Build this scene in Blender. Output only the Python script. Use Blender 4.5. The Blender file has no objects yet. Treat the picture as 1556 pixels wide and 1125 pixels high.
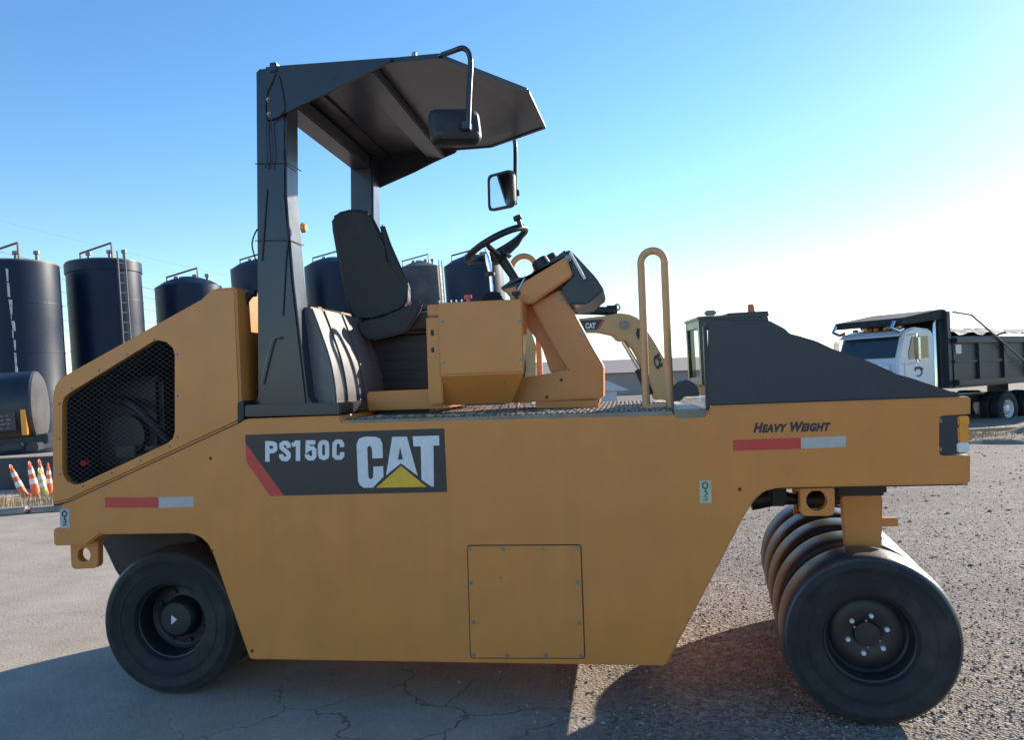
import bpy, bmesh, math, random
import numpy as np
from mathutils import Vector, Matrix
random.seed(7); np.random.seed(7)
R = math.radians
scene = bpy.context.scene
C = scene.collection

# ------------------------------------------------------------------ camera, sky, sun, exposure
FPX, CX, CY = 1210.0, 778.0, 562.5
YAW, PITCH, ROLL = R(8.0), R(0.83), R(2.0)
CAM = Vector((0.599, -3.76, 1.60))
F0 = Vector((-math.sin(YAW), math.cos(YAW), 0)); R0 = Vector((math.cos(YAW), math.sin(YAW), 0)); U0 = Vector((0, 0, 1))
FW = F0 * math.cos(PITCH) + U0 * math.sin(PITCH)
UP = U0 * math.cos(PITCH) - F0 * math.sin(PITCH)
RT = R0 * math.cos(ROLL) - UP * math.sin(ROLL)
UP = UP * math.cos(ROLL) + R0 * math.sin(ROLL)
cd = bpy.data.cameras.new('camera'); cam = bpy.data.objects.new('camera', cd); C.objects.link(cam)
m = Matrix((RT, UP, -FW)).transposed().to_4x4(); m.translation = CAM
cam.matrix_world = m
cd.sensor_width = 36; cd.lens = FPX / 1556 * 36; cd.clip_end = 3000; cd.clip_start = 0.05
scene.camera = cam

SUN_DIR = Vector((1.73, 2.1, 1.0)).normalized()
SUN_EL = math.asin(SUN_DIR.z); SUN_AZ = math.atan2(SUN_DIR.x, SUN_DIR.y)
world = bpy.data.worlds.new('World'); scene.world = world; world.use_nodes = True
wn = world.node_tree.nodes; wl = world.node_tree.links
sky = wn.new('ShaderNodeTexSky'); sky.sky_type = 'NISHITA'; sky.sun_disc = False
sky.sun_elevation = SUN_EL; sky.sun_rotation = SUN_AZ
sky.air_density = 1.0; sky.dust_density = 0.12; sky.ozone_density = 2.5; sky.altitude = 100
hs_ = wn.new('ShaderNodeHueSaturation'); hs_.inputs['Saturation'].default_value = 1.2; hs_.inputs['Hue'].default_value = 0.502
wl.new(sky.outputs[0], hs_.inputs['Color']); wl.new(hs_.outputs[0], wn['Background'].inputs[0]); wn['Background'].inputs[1].default_value = 0.14
sl = bpy.data.lights.new('sun', 'SUN'); sl.energy = 5.0; sl.angle = R(0.5); sl.color = (1.0, 0.90, 0.76)
sun = bpy.data.objects.new('sun', sl); C.objects.link(sun)
sun.rotation_euler = (-SUN_DIR).to_track_quat('-Z', 'Y').to_euler(); sun.location = SUN_DIR * 60
scene.view_settings.view_transform = 'Standard'; scene.view_settings.look = 'None'
scene.view_settings.gamma = 1; scene.view_settings.exposure = 0.8

# ------------------------------------------------------------------ measuring helpers (photo pixels to metres)
def ray(x, y): return FW + RT * ((x - CX) / FPX) - UP * ((y - CY) / FPX)
def sp(x, y, Y=0.0):                       # on the vertical plane at depth Y: (X, Z)
    r = ray(x, y); t = (Y - CAM.y) / r.y; p = CAM + r * t; return (p.x, p.z)
def s3(x, y, Y=0.0):
    a, b = sp(x, y, Y); return Vector((a, Y, b))
def zp(x, y, Z):
    r = ray(x, y); t = (Z - CAM.z) / r.z; return CAM + r * t
def at(x, y, d): return CAM + ray(x, y) * d
def zoom(x0, y0, s): return lambda a, b: (x0 + a / s, y0 + b / s)

# ------------------------------------------------------------------ materials
def principled(name):
    m = bpy.data.materials.new(name); m.use_nodes = True
    return m, m.node_tree.nodes, m.node_tree.links, m.node_tree.nodes['Principled BSDF']
def mat(name, col, rough=0.5, metal=0.0, dirt=None, amt=0.3, scale=3.0, fine=40.0, bump=0.0, bscale=60.0, spec=0.5, coat=0.0, rvar=0.12, lo=0.45, hi=0.75):
    m, n, l, b = principled(name)
    b.inputs['Metallic'].default_value = metal; b.inputs['Specular IOR Level'].default_value = spec
    b.inputs['Coat Weight'].default_value = coat; b.inputs['Coat Roughness'].default_value = 0.12
    tc = n.new('ShaderNodeTexCoord')
    n1 = n.new('ShaderNodeTexNoise'); n1.inputs['Scale'].default_value = scale; n1.inputs['Detail'].default_value = 7; n1.inputs['Roughness'].default_value = 0.62
    n2 = n.new('ShaderNodeTexNoise'); n2.inputs['Scale'].default_value = fine; n2.inputs['Detail'].default_value = 4
    for q in (n1, n2): l.new(tc.outputs['Object'], q.inputs['Vector'])
    rp = n.new('ShaderNodeMapRange'); rp.inputs['From Min'].default_value = lo; rp.inputs['From Max'].default_value = hi
    rp.inputs['To Max'].default_value = amt; rp.clamp = True
    l.new(n1.outputs['Fac'], rp.inputs['Value'])
    mx = n.new('ShaderNodeMix'); mx.data_type = 'RGBA'
    mx.inputs['A'].default_value = (*col, 1)
    d = dirt if dirt else tuple(c * 0.6 + 0.05 for c in col)
    mx.inputs['B'].default_value = (*d, 1)
    l.new(rp.outputs[0], mx.inputs['Factor'])
    hv = n.new('ShaderNodeHueSaturation')
    r2 = n.new('ShaderNodeMapRange'); r2.inputs['To Min'].default_value = 0.86; r2.inputs['To Max'].default_value = 1.14
    l.new(n2.outputs['Fac'], r2.inputs['Value']); l.new(r2.outputs[0], hv.inputs['Value'])
    l.new(mx.outputs['Result'], hv.inputs['Color']); l.new(hv.outputs['Color'], b.inputs['Base Color'])
    rr = n.new('ShaderNodeMapRange'); rr.inputs['To Min'].default_value = max(0.02, rough - rvar); rr.inputs['To Max'].default_value = min(1, rough + rvar)
    l.new(n1.outputs['Fac'], rr.inputs['Value']); l.new(rr.outputs[0], b.inputs['Roughness'])
    if bump:
        n3 = n.new('ShaderNodeTexNoise'); n3.inputs['Scale'].default_value = bscale; n3.inputs['Detail'].default_value = 3
        l.new(tc.outputs['Object'], n3.inputs['Vector'])
        bp = n.new('ShaderNodeBump'); bp.inputs['Strength'].default_value = bump; bp.inputs['Distance'].default_value = 0.01
        l.new(n3.outputs['Fac'], bp.inputs['Height']); l.new(bp.outputs[0], b.inputs['Normal'])
    return m

M = {}
def yellow_paint(name, col, dust):
    m = mat(name, col, 0.42, dirt=dust, amt=0.35, scale=0.9, fine=5, bump=0.012, bscale=5, coat=0.15, lo=0.42, hi=0.72)
    n, l = m.node_tree.nodes, m.node_tree.links; b = n['Principled BSDF']
    tc = next(q for q in n if q.type == 'TEX_COORD')          # sparse chips and scuffs
    v = n.new('ShaderNodeTexNoise'); v.inputs['Scale'].default_value = 26; v.inputs['Detail'].default_value = 2
    mp = n.new('ShaderNodeMapping'); mp.inputs['Scale'].default_value = (1.0, 1.0, 2.1)
    l.new(tc.outputs['Object'], mp.inputs[0]); l.new(mp.outputs[0], v.inputs['Vector'])
    r = n.new('ShaderNodeMapRange'); r.inputs['From Min'].default_value = 0.755; r.inputs['From Max'].default_value = 0.79; r.inputs['To Max'].default_value = 0.75
    l.new(v.outputs['Fac'], r.inputs['Value'])
    mx = n.new('ShaderNodeMix'); mx.data_type = 'RGBA'; mx.inputs['B'].default_value = (0.11, 0.075, 0.05, 1)
    src = b.inputs['Base Color'].links[0].from_socket
    st = n.new('ShaderNodeTexNoise'); st.inputs['Scale'].default_value = 7; st.inputs['Detail'].default_value = 6
    mp2 = n.new('ShaderNodeMapping'); mp2.inputs['Scale'].default_value = (1.4, 1.4, 0.10)
    l.new(tc.outputs['Object'], mp2.inputs[0]); l.new(mp2.outputs[0], st.inputs['Vector'])
    rs = n.new('ShaderNodeMapRange'); rs.inputs['From Min'].default_value = 0.5; rs.inputs['From Max'].default_value = 0.75; rs.inputs['To Max'].default_value = 0.18
    l.new(st.outputs['Fac'], rs.inputs['Value'])
    ms = n.new('ShaderNodeMix'); ms.data_type = 'RGBA'; ms.inputs['B'].default_value = (0.42, 0.20, 0.07, 1)
    l.new(src, ms.inputs['A']); l.new(rs.outputs[0], ms.inputs['Factor']); src = ms.outputs['Result']
    l.new(src, mx.inputs['A']); l.new(r.outputs[0], mx.inputs['Factor']); l.new(mx.outputs['Result'], b.inputs['Base Color'])
    return m
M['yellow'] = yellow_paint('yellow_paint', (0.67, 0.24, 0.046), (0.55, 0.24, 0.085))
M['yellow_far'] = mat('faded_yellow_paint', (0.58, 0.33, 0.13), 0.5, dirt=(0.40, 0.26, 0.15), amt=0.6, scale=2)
M['yellow_rail'] = mat('rail_paint', (0.70, 0.36, 0.16), 0.42, dirt=(0.50, 0.30, 0.17), amt=0.6, scale=8)
M['black'] = mat('black_gloss_paint', (0.011, 0.017, 0.032), 0.30, dirt=(0.038, 0.042, 0.055), amt=0.4, scale=3, coat=0.2)
M['roofpaint'] = mat('canopy_black_paint', (0.026, 0.028, 0.038), 0.32, dirt=(0.06, 0.055, 0.058), amt=0.5, scale=2.5)
M['plastic'] = mat('black_moulded_plastic', (0.017, 0.024, 0.038), 0.34, dirt=(0.045, 0.052, 0.065), amt=0.35, scale=2.2, bump=0.05, bscale=220)
M['greyplastic'] = mat('weathered_grey_plastic', (0.12, 0.12, 0.12), 0.38, dirt=(0.20, 0.19, 0.18), amt=0.6, scale=5, bump=0.03, bscale=90)
M['vinyl'] = mat('black_vinyl', (0.015, 0.016, 0.019), 0.5, dirt=(0.045, 0.042, 0.040), amt=0.6, scale=5, bump=0.08, bscale=130)
M['rubber'] = mat('tyre_rubber', (0.024, 0.024, 0.026), 0.72, dirt=(0.075, 0.07, 0.064), amt=0.7, scale=5, fine=60, bump=0.12, bscale=70, spec=0.3)
M['tread'] = mat('dusty_tread_rubber', (0.042, 0.041, 0.041), 0.40, dirt=(0.085, 0.08, 0.075), amt=0.8, scale=6, fine=50, bump=0.08, bscale=90, spec=0.7)
M['rim'] = mat('black_rim_paint', (0.014, 0.016, 0.019), 0.45, dirt=(0.045, 0.04, 0.035), amt=0.6, scale=9)
M['frame'] = mat('oily_dark_frame', (0.030, 0.025, 0.020), 0.6, dirt=(0.07, 0.05, 0.03), amt=0.7, scale=6, bump=0.1)
M['hose'] = mat('black_hose_rubber', (0.015, 0.015, 0.016), 0.5)
M['bolt'] = mat('zinc_bolt', (0.28, 0.27, 0.25), 0.42, 0.7, dirt=(0.25, 0.2, 0.15), amt=0.5, scale=40)
M['dullbolt'] = mat('painted_bolt', (0.30, 0.26, 0.19), 0.4, 0.5)
M['chrome'] = mat('chrome', (0.75, 0.76, 0.78), 0.12, 1.0, rvar=0.05)
M['steel'] = mat('worn_tread_plate', (0.50, 0.49, 0.48), 0.38, 0.75, dirt=(0.33, 0.26, 0.17), amt=0.7, scale=7, bump=0.15, bscale=50)
M['deckplate'] = mat('dirty_tread_plate', (0.27, 0.235, 0.19), 0.5, 0.3, dirt=(0.20, 0.145, 0.09), amt=0.8, scale=6, bump=0.2, bscale=50)
M['screen'] = mat('dark_screen_wire', (0.055, 0.06, 0.07), 0.5)
M['stripewhite'] = mat('aged_white_reflector', (0.50, 0.475, 0.43), 0.45, dirt=(0.4, 0.37, 0.32), amt=0.5, scale=6)
M['dblack'] = mat('black_decal', (0.022, 0.022, 0.026), 0.4, dirt=(0.06, 0.055, 0.05), amt=0.4, scale=3)
M['dwhite'] = mat('white_decal', (0.72, 0.73, 0.75), 0.4, dirt=(0.55, 0.52, 0.47), amt=0.4, scale=4)
M['dred'] = mat('red_decal', (0.60, 0.050, 0.035), 0.4, dirt=(0.45, 0.10, 0.07), amt=0.4, scale=5)
M['dyellow'] = mat('yellow_decal', (0.80, 0.46, 0.02), 0.4, dirt=(0.6, 0.4, 0.1), amt=0.3)
M['dgreen'] = mat('green_decal', (0.03, 0.16, 0.05), 0.5)
M['pale'] = mat('pale_sticker', (0.50, 0.53, 0.40), 0.5, dirt=(0.4, 0.38, 0.3), amt=0.5, scale=20)
M['palegrey'] = mat('grey_sticker', (0.45, 0.47, 0.47), 0.5, dirt=(0.35, 0.33, 0.3), amt=0.5, scale=20)
M['amber'] = mat('amber_lens', (0.85, 0.33, 0.03), 0.18, coat=0.5)
M['clear'] = mat('clear_lens', (0.80, 0.80, 0.78), 0.15, coat=0.5)
M['redlens'] = mat('red_lens', (0.75, 0.03, 0.02), 0.2, coat=0.5)
M['orange'] = mat('orange_cone_plastic', (0.80, 0.16, 0.045), 0.5, dirt=(0.45, 0.14, 0.07), amt=0.5, scale=12)
M['lime'] = mat('lime_tube_plastic', (0.50, 0.55, 0.10), 0.5, dirt=(0.4, 0.4, 0.2), amt=0.5, scale=12)
M['collar'] = mat('white_reflective_collar', (0.78, 0.78, 0.76), 0.35, dirt=(0.5, 0.47, 0.42), amt=0.4, scale=20)
M['tank'] = mat('black_tank_steel', (0.003, 0.015, 0.044), 0.42, dirt=(0.018, 0.026, 0.042), spec=0.28, amt=0.6, scale=0.9, fine=6, bump=0.06, bscale=1.5)
M['tankroof'] = mat('weathered_tank_roof', (0.10, 0.10, 0.105), 0.55, dirt=(0.22, 0.17, 0.13), amt=0.7, scale=1.2)
M['tanktan'] = mat('dusty_tank_steel', (0.035, 0.04, 0.05), 0.5, dirt=(0.16, 0.13, 0.10), amt=0.6, scale=0.8)
M['splash'] = mat('white_residue', (0.60, 0.60, 0.58), 0.7, dirt=(0.2, 0.2, 0.2), amt=0.8, scale=6)
M['galv'] = mat('galvanised_pipe', (0.22, 0.22, 0.22), 0.5, 0.5)
M['rustpipe'] = mat('rusty_pipe', (0.20, 0.09, 0.05), 0.7)
M['concrete'] = mat('old_concrete', (0.30, 0.28, 0.25), 0.9, dirt=(0.16, 0.15, 0.13), amt=0.7, scale=4, bump=0.4, bscale=25)
M['darkwall'] = mat('stained_concrete_wall', (0.075, 0.075, 0.08), 0.85, dirt=(0.03, 0.03, 0.03), amt=0.7, scale=2, bump=0.3, bscale=12)
M['white'] = mat('white_truck_paint', (0.74, 0.75, 0.77), 0.3, coat=0.4, dirt=(0.55, 0.53, 0.5), amt=0.3, scale=1.5)
M['dump'] = mat('black_dump_body', (0.018, 0.025, 0.038), 0.42, dirt=(0.08, 0.075, 0.07), amt=0.5, scale=1.3, bump=0.06, bscale=4)
M['tarp'] = mat('grey_tarpaulin', (0.17, 0.17, 0.18), 0.7, dirt=(0.24, 0.22, 0.2), amt=0.6, scale=1.5, bump=0.4, bscale=5)
M['alu'] = mat('polished_aluminium_wheel', (0.72, 0.72, 0.73), 0.35, 0.5)
M['wood'] = mat('weathered_board', (0.42, 0.33, 0.22), 0.85, dirt=(0.25, 0.2, 0.15), amt=0.6, scale=8)
M['barn'] = mat('brown_metal_siding', (0.40, 0.31, 0.26), 0.8, dirt=(0.34, 0.28, 0.24), amt=0.5, scale=0.3)
M['barnwhite'] = mat('white_roof_sheet', (0.62, 0.62, 0.64), 0.6)
M['mound'] = mat('dry_soil', (0.24, 0.18, 0.13), 0.95, dirt=(0.36, 0.28, 0.17), amt=0.8, scale=3, bump=0.8, bscale=9)
M['straw'] = mat('dry_grass', (0.44, 0.34, 0.18), 0.85, dirt=(0.30, 0.22, 0.10), amt=0.6, scale=2)
M['pole'] = mat('utility_pole_wood', (0.16, 0.12, 0.09), 0.9)
M['wire'] = mat('aluminium_cable', (0.75, 0.75, 0.75), 0.4, 0.6)
M['glass'] = mat('dark_cab_glass', (0.02, 0.035, 0.05), 0.06, spec=0.8, rvar=0.03)
def make_clear_glass():
    m, n, l, b = principled('tinted_glass'); b.inputs['Base Color'].default_value = (0.55, 0.78, 0.82, 1)
    b.inputs['Roughness'].default_value = 0.03; b.inputs['Transmission Weight'].default_value = 1.0; b.inputs['IOR'].default_value = 1.05
    return m
M['clearglass'] = make_clear_glass()
def make_mirror():
    m, n, l, b = principled('mirror_glass'); b.inputs['Base Color'].default_value = (0.8, 0.85, 0.9, 1)
    b.inputs['Metallic'].default_value = 1; b.inputs['Roughness'].default_value = 0.04; return m
M['mirror'] = make_mirror()

def ground_material():
    m, n, l, b = principled('yard_ground'); b.inputs['Roughness'].default_value = 0.92; b.inputs['Specular IOR Level'].default_value = 0.25
    tc = n.new('ShaderNodeTexCoord')
    def noise(s, d=6, r=0.6, vec=None):
        q = n.new('ShaderNodeTexNoise'); q.inputs['Scale'].default_value = s; q.inputs['Detail'].default_value = d; q.inputs['Roughness'].default_value = r
        l.new(vec or tc.outputs['Object'], q.inputs['Vector']); return q.outputs['Fac']
    def rng(v, a, c, x=0.0, y=1.0):
        q = n.new('ShaderNodeMapRange'); q.inputs['From Min'].default_value = a; q.inputs['From Max'].default_value = c
        q.inputs['To Min'].default_value = x; q.inputs['To Max'].default_value = y; l.new(v, q.inputs['Value']); return q.outputs[0]
    def math_(op, a, c):
        q = n.new('ShaderNodeMath'); q.operation = op
        for i, v in enumerate((a, c)):
            if isinstance(v, (int, float)): q.inputs[i].default_value = v
            else: l.new(v, q.inputs[i])
        return q.outputs[0]
    def mix(f, a, c, bl='MIX'):
        q = n.new('ShaderNodeMix'); q.data_type = 'RGBA'; q.blend_type = bl
        if isinstance(f, (int, float)): q.inputs['Factor'].default_value = f
        else: l.new(f, q.inputs['Factor'])
        for k, v in (('A', a), ('B', c)):
            if isinstance(v, tuple): q.inputs[k].default_value = (*v, 1)
            else: l.new(v, q.inputs[k])
        return q.outputs['Result']
    sx = n.new('ShaderNodeSeparateXYZ'); l.new(tc.outputs['Object'], sx.inputs[0])
    wob = rng(noise(0.7, 5), 0, 1, -0.9, 0.9)
    side = math_('ADD', math_('ADD', sx.outputs['X'], math_('MULTIPLY', sx.outputs['Y'], 0.10)), wob)
    grav = rng(side, 0.0, 0.55)                                   # 0 worn pale paving, 1 gravel yard
    # worn paving
    mp = n.new('ShaderNodeMapping'); mp.inputs['Scale'].default_value = (0.35, 1.6, 1); l.new(tc.outputs['Object'], mp.inputs[0])
    pav = mix(rng(noise(2.2, 8, 0.65), 0.35, 0.68), (0.365, 0.30, 0.235), (0.50, 0.42, 0.335))
    pav = mix(rng(noise(1.4, 8, 0.7, mp.outputs[0]), 0.55, 0.72, 0, 0.5), pav, (0.29, 0.235, 0.185))
    pav = mix(rng(noise(140, 2), 0.58, 0.75, 0, 0.6), pav, (0.58, 0.50, 0.41))
    pav = mix(rng(noise(60, 3), 0.62, 0.72, 0, 0.6), pav, (0.17, 0.155, 0.14))
    # cracks
    dn = n.new('ShaderNodeTexNoise'); dn.inputs['Scale'].default_value = 2.5; dn.inputs['Detail'].default_value = 5; l.new(tc.outputs['Object'], dn.inputs['Vector'])
    dv = n.new('ShaderNodeVectorMath'); dv.operation = 'MULTIPLY_ADD'; l.new(dn.outputs['Color'], dv.inputs[0]); dv.inputs[1].default_value = (0.5, 0.5, 0.5); l.new(tc.outputs['Object'], dv.inputs[2])
    vo = n.new('ShaderNodeTexVoronoi'); vo.feature = 'DISTANCE_TO_EDGE'; vo.inputs['Scale'].default_value = 2.0; l.new(dv.outputs[0], vo.inputs['Vector'])
    vd = n.new('ShaderNodeVectorMath'); vd.operation = 'DISTANCE'; l.new(dv.outputs[0], vd.inputs[0]); vd.inputs[1].default_value = (-0.1, 0.35, 0.25); crk = vd.outputs['Value']
    crack = math_('MULTIPLY', rng(vo.outputs['Distance'], 0.002, 0.012, 1, 0), rng(crk, 1.5, 0.7))
    pav = mix(math_('MULTIPLY', crack, 0.6), pav, (0.06, 0.055, 0.05))
    va = n.new('ShaderNodeTexVoronoi'); va.inputs['Scale'].default_value = 110; l.new(tc.outputs['Object'], va.inputs['Vector'])
    sa = n.new('ShaderNodeSeparateColor'); l.new(va.outputs['Color'], sa.inputs[0])
    pav = mix(rng(sa.outputs[0], 0.0, 1.0, 0.0, 0.42), pav, mix(sa.outputs[1], (0.16, 0.14, 0.12), (0.52, 0.46, 0.39)))
    # gravel
    v2 = n.new('ShaderNodeTexVoronoi'); v2.inputs['Scale'].default_value = 62; l.new(tc.outputs['Object'], v2.inputs['Vector'])
    v3 = n.new('ShaderNodeTexVoronoi'); v3.inputs['Scale'].default_value = 27; l.new(tc.outputs['Object'], v3.inputs['Vector'])
    sc = n.new('ShaderNodeSeparateColor'); l.new(v2.outputs['Color'], sc.inputs[0])
    gr = mix(sc.outputs[0], (0.125, 0.102, 0.084), (0.385, 0.32, 0.255))
    sc3 = n.new('ShaderNodeSeparateColor'); l.new(v3.outputs['Color'], sc3.inputs[0])
    gr = mix(rng(sc3.outputs[1], 0.82, 0.95, 0, 0.7), gr, (0.45, 0.42, 0.39))
    gr = mix(rng(noise(1.1, 6, 0.65, mp.outputs[0]), 0.45, 0.68, 0, 0.75), gr, (0.235, 0.175, 0.135))
    gr = mix(rng(noise(0.35, 5), 0.5, 0.7, 0, 0.6), gr, (0.12, 0.11, 0.105))
    l.new(mix(grav, pav, gr), b.inputs['Base Color'])
    h1 = math_('MULTIPLY', v2.outputs['Distance'], grav)
    h = math_('ADD', math_('MULTIPLY', h1, 0.9), math_('ADD', math_('MULTIPLY', noise(45, 4), 0.5), math_('MULTIPLY', crack, -1.2)))
    bp = n.new('ShaderNodeBump'); bp.inputs['Strength'].default_value = 0.8; bp.inputs['Distance'].default_value = 0.012
    l.new(h, bp.inputs['Height']); l.new(bp.outputs[0], b.inputs['Normal'])
    return m
M['ground'] = ground_material()
M['stone'] = None
def stone_material():
    m, n, l, b = principled('gravel_stone'); b.inputs['Roughness'].default_value = 0.8; b.inputs['Specular IOR Level'].default_value = 0.35
    g = n.new('ShaderNodeNewGeometry'); r = n.new('ShaderNodeValToRGB'); l.new(g.outputs['Random Per Island'], r.inputs[0])
    e = r.color_ramp.elements; e[0].color = (0.13, 0.115, 0.10, 1); e[1].color = (0.44, 0.405, 0.36, 1)
    for p, c in ((0.35, (0.21, 0.178, 0.145)), (0.6, (0.275, 0.225, 0.175)), (0.85, (0.32, 0.285, 0.245))):
        k = e.new(p); k.color = (*c, 1)
    l.new(r.outputs[0], b.inputs['Base Color']); return m
M['stone'] = stone_material()

# ------------------------------------------------------------------ mesh builder
class MB:
    def __init__(s): s.bm = bmesh.new()
    def prism(s, pts, y0, y1, bevel=0.0, seg=2):         # pts: (X, Z) outline, extruded along Y
        t = bmesh.new()
        v = [t.verts.new((x, y0, z)) for x, z in pts]
        f = t.faces.new(v); g = bmesh.ops.extrude_face_region(t, geom=[f])
        bmesh.ops.translate(t, vec=(0, y1 - y0, 0), verts=[q for q in g['geom'] if isinstance(q, bmesh.types.BMVert)])
        bmesh.ops.recalc_face_normals(t, faces=t.faces)
        if bevel: bmesh.ops.bevel(t, geom=t.edges[:], offset=bevel, segments=seg, affect='EDGES', clamp_overlap=True)
        return s._add(t)
    def poly(s, pts3, vec, bevel=0.0, seg=2):            # 3-D outline extruded by vec
        t = bmesh.new(); f = t.faces.new([t.verts.new(p) for p in pts3])
        g = bmesh.ops.extrude_face_region(t, geom=[f])
        bmesh.ops.translate(t, vec=vec, verts=[q for q in g['geom'] if isinstance(q, bmesh.types.BMVert)])
        bmesh.ops.recalc_face_normals(t, faces=t.faces)
        if bevel: bmesh.ops.bevel(t, geom=t.edges[:], offset=bevel, segments=seg, affect='EDGES', clamp_overlap=True)
        return s._add(t)
    def box(s, lo, hi, bevel=0.0, mtx=None, seg=2):
        t = bmesh.new(); bmesh.ops.create_cube(t, size=1)
        c = [(a + b) / 2 for a, b in zip(lo, hi)]; d = [abs(b - a) for a, b in zip(lo, hi)]
        for v in t.verts: v.co = Vector((v.co.x * d[0] + c[0], v.co.y * d[1] + c[1], v.co.z * d[2] + c[2]))
        if bevel: bmesh.ops.bevel(t, geom=t.edges[:], offset=bevel, segments=seg, affect='EDGES', clamp_overlap=True)
        if mtx is not None: bmesh.ops.transform(t, matrix=mtx, verts=t.verts)
        return s._add(t)
    def tube(s, path, r, n=10, cap=True, closed=False):
        t = bmesh.new(); path = [Vector(p) for p in path]; rings = []; N = len(path)
        rs = r if isinstance(r, (list, tuple)) else [r] * N
        prev = None
        for i, p in enumerate(path):
            a = path[(i - 1) % N] if (i > 0 or closed) else p; b = path[(i + 1) % N] if (i < N - 1 or closed) else p
            d = (b - a).normalized()
            if prev is None: u = d.orthogonal().normalized()
            else: u = (prev - d * prev.dot(d)).normalized()
            prev = u; w = d.cross(u)
            rings.append([t.verts.new(p + (u * math.cos(2 * math.pi * k / n) + w * math.sin(2 * math.pi * k / n)) * rs[i]) for k in range(n)])
        for i in range(N if closed else N - 1):
            A, B = rings[i], rings[(i + 1) % N]
            for k in range(n): t.faces.new((A[k], A[(k + 1) % n], B[(k + 1) % n], B[k]))
        if cap and not closed: t.faces.new(rings[0][::-1]); t.faces.new(rings[-1])
        return s._add(t)
    def lathe(s, prof, n=48, axis='Y', origin=(0, 0, 0), mtx=None):      # prof: (along axis, radius)
        t = bmesh.new(); rings = []
        for a, r in prof:
            ring = []
            for k in range(n if r > 1e-6 else 1):
                q = 2 * math.pi * k / n
                c = (r * math.cos(q), a, r * math.sin(q)) if axis == 'Y' else ((r * math.cos(q), r * math.sin(q), a) if axis == 'Z' else (a, r * math.cos(q), r * math.sin(q)))
                ring.append(t.verts.new(Vector(c) + Vector(origin)))
            rings.append(ring)
        for A, B in zip(rings, rings[1:]):
            if len(A) == 1 and len(B) == 1: continue
            for k in range(n):
                k2 = (k + 1) % n
                if len(A) == 1: t.faces.new((A[0], B[k2], B[k]))
                elif len(B) == 1: t.faces.new((A[k], A[k2], B[0]))
                else: t.faces.new((A[k], A[k2], B[k2], B[k]))
        bmesh.ops.recalc_face_normals(t, faces=t.faces)
        if mtx is not None: bmesh.ops.transform(t, matrix=mtx, verts=t.verts)
        return s._add(t)
    def cyl(s, p0, p1, r, n=16): return s.tube([p0, p1], r, n)
    def _add(s, t):
        me = bpy.data.meshes.new('tmp'); t.to_mesh(me); t.free(); s.bm.from_mesh(me); bpy.data.meshes.remove(me); return s
    def mesh(s, name, mt, smooth=None):
        me = bpy.data.meshes.new(name); s.bm.to_mesh(me); s.bm.free()
        if mt is not None: me.materials.append(mt)
        if smooth:
            me.polygons.foreach_set('use_smooth', [True] * len(me.polygons))
            me.set_sharp_from_angle(angle=R(smooth))
        return me
def link(name, me, parent=None, loc=None, rot=None):
    o = bpy.data.objects.new(name, me); C.objects.link(o)
    if parent is not None:
        o.parent = parent
        if parent.get('inv'): o.matrix_parent_inverse = Matrix.Translation(-Vector(parent.location))
    if loc is not None: o.location = loc
    if rot is not None: o.rotation_euler = rot
    return o
def part(name, mb, mt, parent, smooth=None, label=None, kind=None):
    o = link(name, mb.mesh(name, M[mt] if isinstance(mt, str) else mt, smooth), parent)
    if label: o['label'] = label
    if kind: o['kind'] = kind
    return o
def thing(name, label, cat, loc=(0, 0, 0), rot=(0, 0, 0), group=None, world_parts=False):
    o = bpy.data.objects.new(name, None); C.objects.link(o); o.location = loc; o.rotation_euler = rot
    o.empty_display_size = 0.2
    o['label'] = label; o['category'] = cat
    if group: o['group'] = group
    if world_parts: o['inv'] = 1
    return o
def tag(o, label, cat, group=None):
    o['label'] = label; o['category'] = cat
    if group: o['group'] = group
    return o
def structure(name, mb, mt, smooth=None):
    o = part(name, mb, mt, None, smooth); o['kind'] = 'structure'; return o
def cut(mb, cutter):                                        # boolean difference, returns a new MB
    a = link('cut_a', mb.mesh('cut_a', None)); b = link('cut_b', cutter.mesh('cut_b', None))
    md = a.modifiers.new('b', 'BOOLEAN'); md.object = b; md.operation = 'DIFFERENCE'; md.solver = 'EXACT'
    dg = bpy.context.evaluated_depsgraph_get(); me = bpy.data.meshes.new_from_object(a.evaluated_get(dg))
    r = MB(); r.bm.from_mesh(me)
    for o in (a, b):
        d = o.data; bpy.data.objects.remove(o); bpy.data.meshes.remove(d)
    bpy.data.meshes.remove(me); return r
def text_polys(body, offset=0.0, shear=0.0, smallcaps=False, spacing=1.0):
    cu = bpy.data.curves.new('t', 'FONT'); cu.body = body; cu.offset = offset; cu.shear = shear; cu.space_character = spacing
    cu.resolution_u = 4
    if smallcaps:
        cu.small_caps_scale = 0.8
        for i, ch in enumerate(body):
            if ch.islower(): cu.body_format[i].use_small_caps = True
    o = bpy.data.objects.new('t', cu); C.objects.link(o)
    dg = bpy.context.evaluated_depsgraph_get(); me = bpy.data.meshes.new_from_object(o.evaluated_get(dg))
    vs = np.array([v.co[:2] for v in me.vertices]); fs = [tuple(p.vertices) for p in me.polygons]
    bpy.data.objects.remove(o); bpy.data.curves.remove(cu); bpy.data.meshes.remove(me)
    vs = (vs - vs.min(0)) / (vs.max(0) - vs.min(0)); return vs, fs
def text_mesh(name, body, place, mt, parent, **kw):         # place(u, v) -> point
    vs, fs = text_polys(body, **kw)
    me = bpy.data.meshes.new(name); me.from_pydata([place(u, v) for u, v in vs], [], fs); me.materials.append(M[mt])
    return link(name, me, parent)
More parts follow.
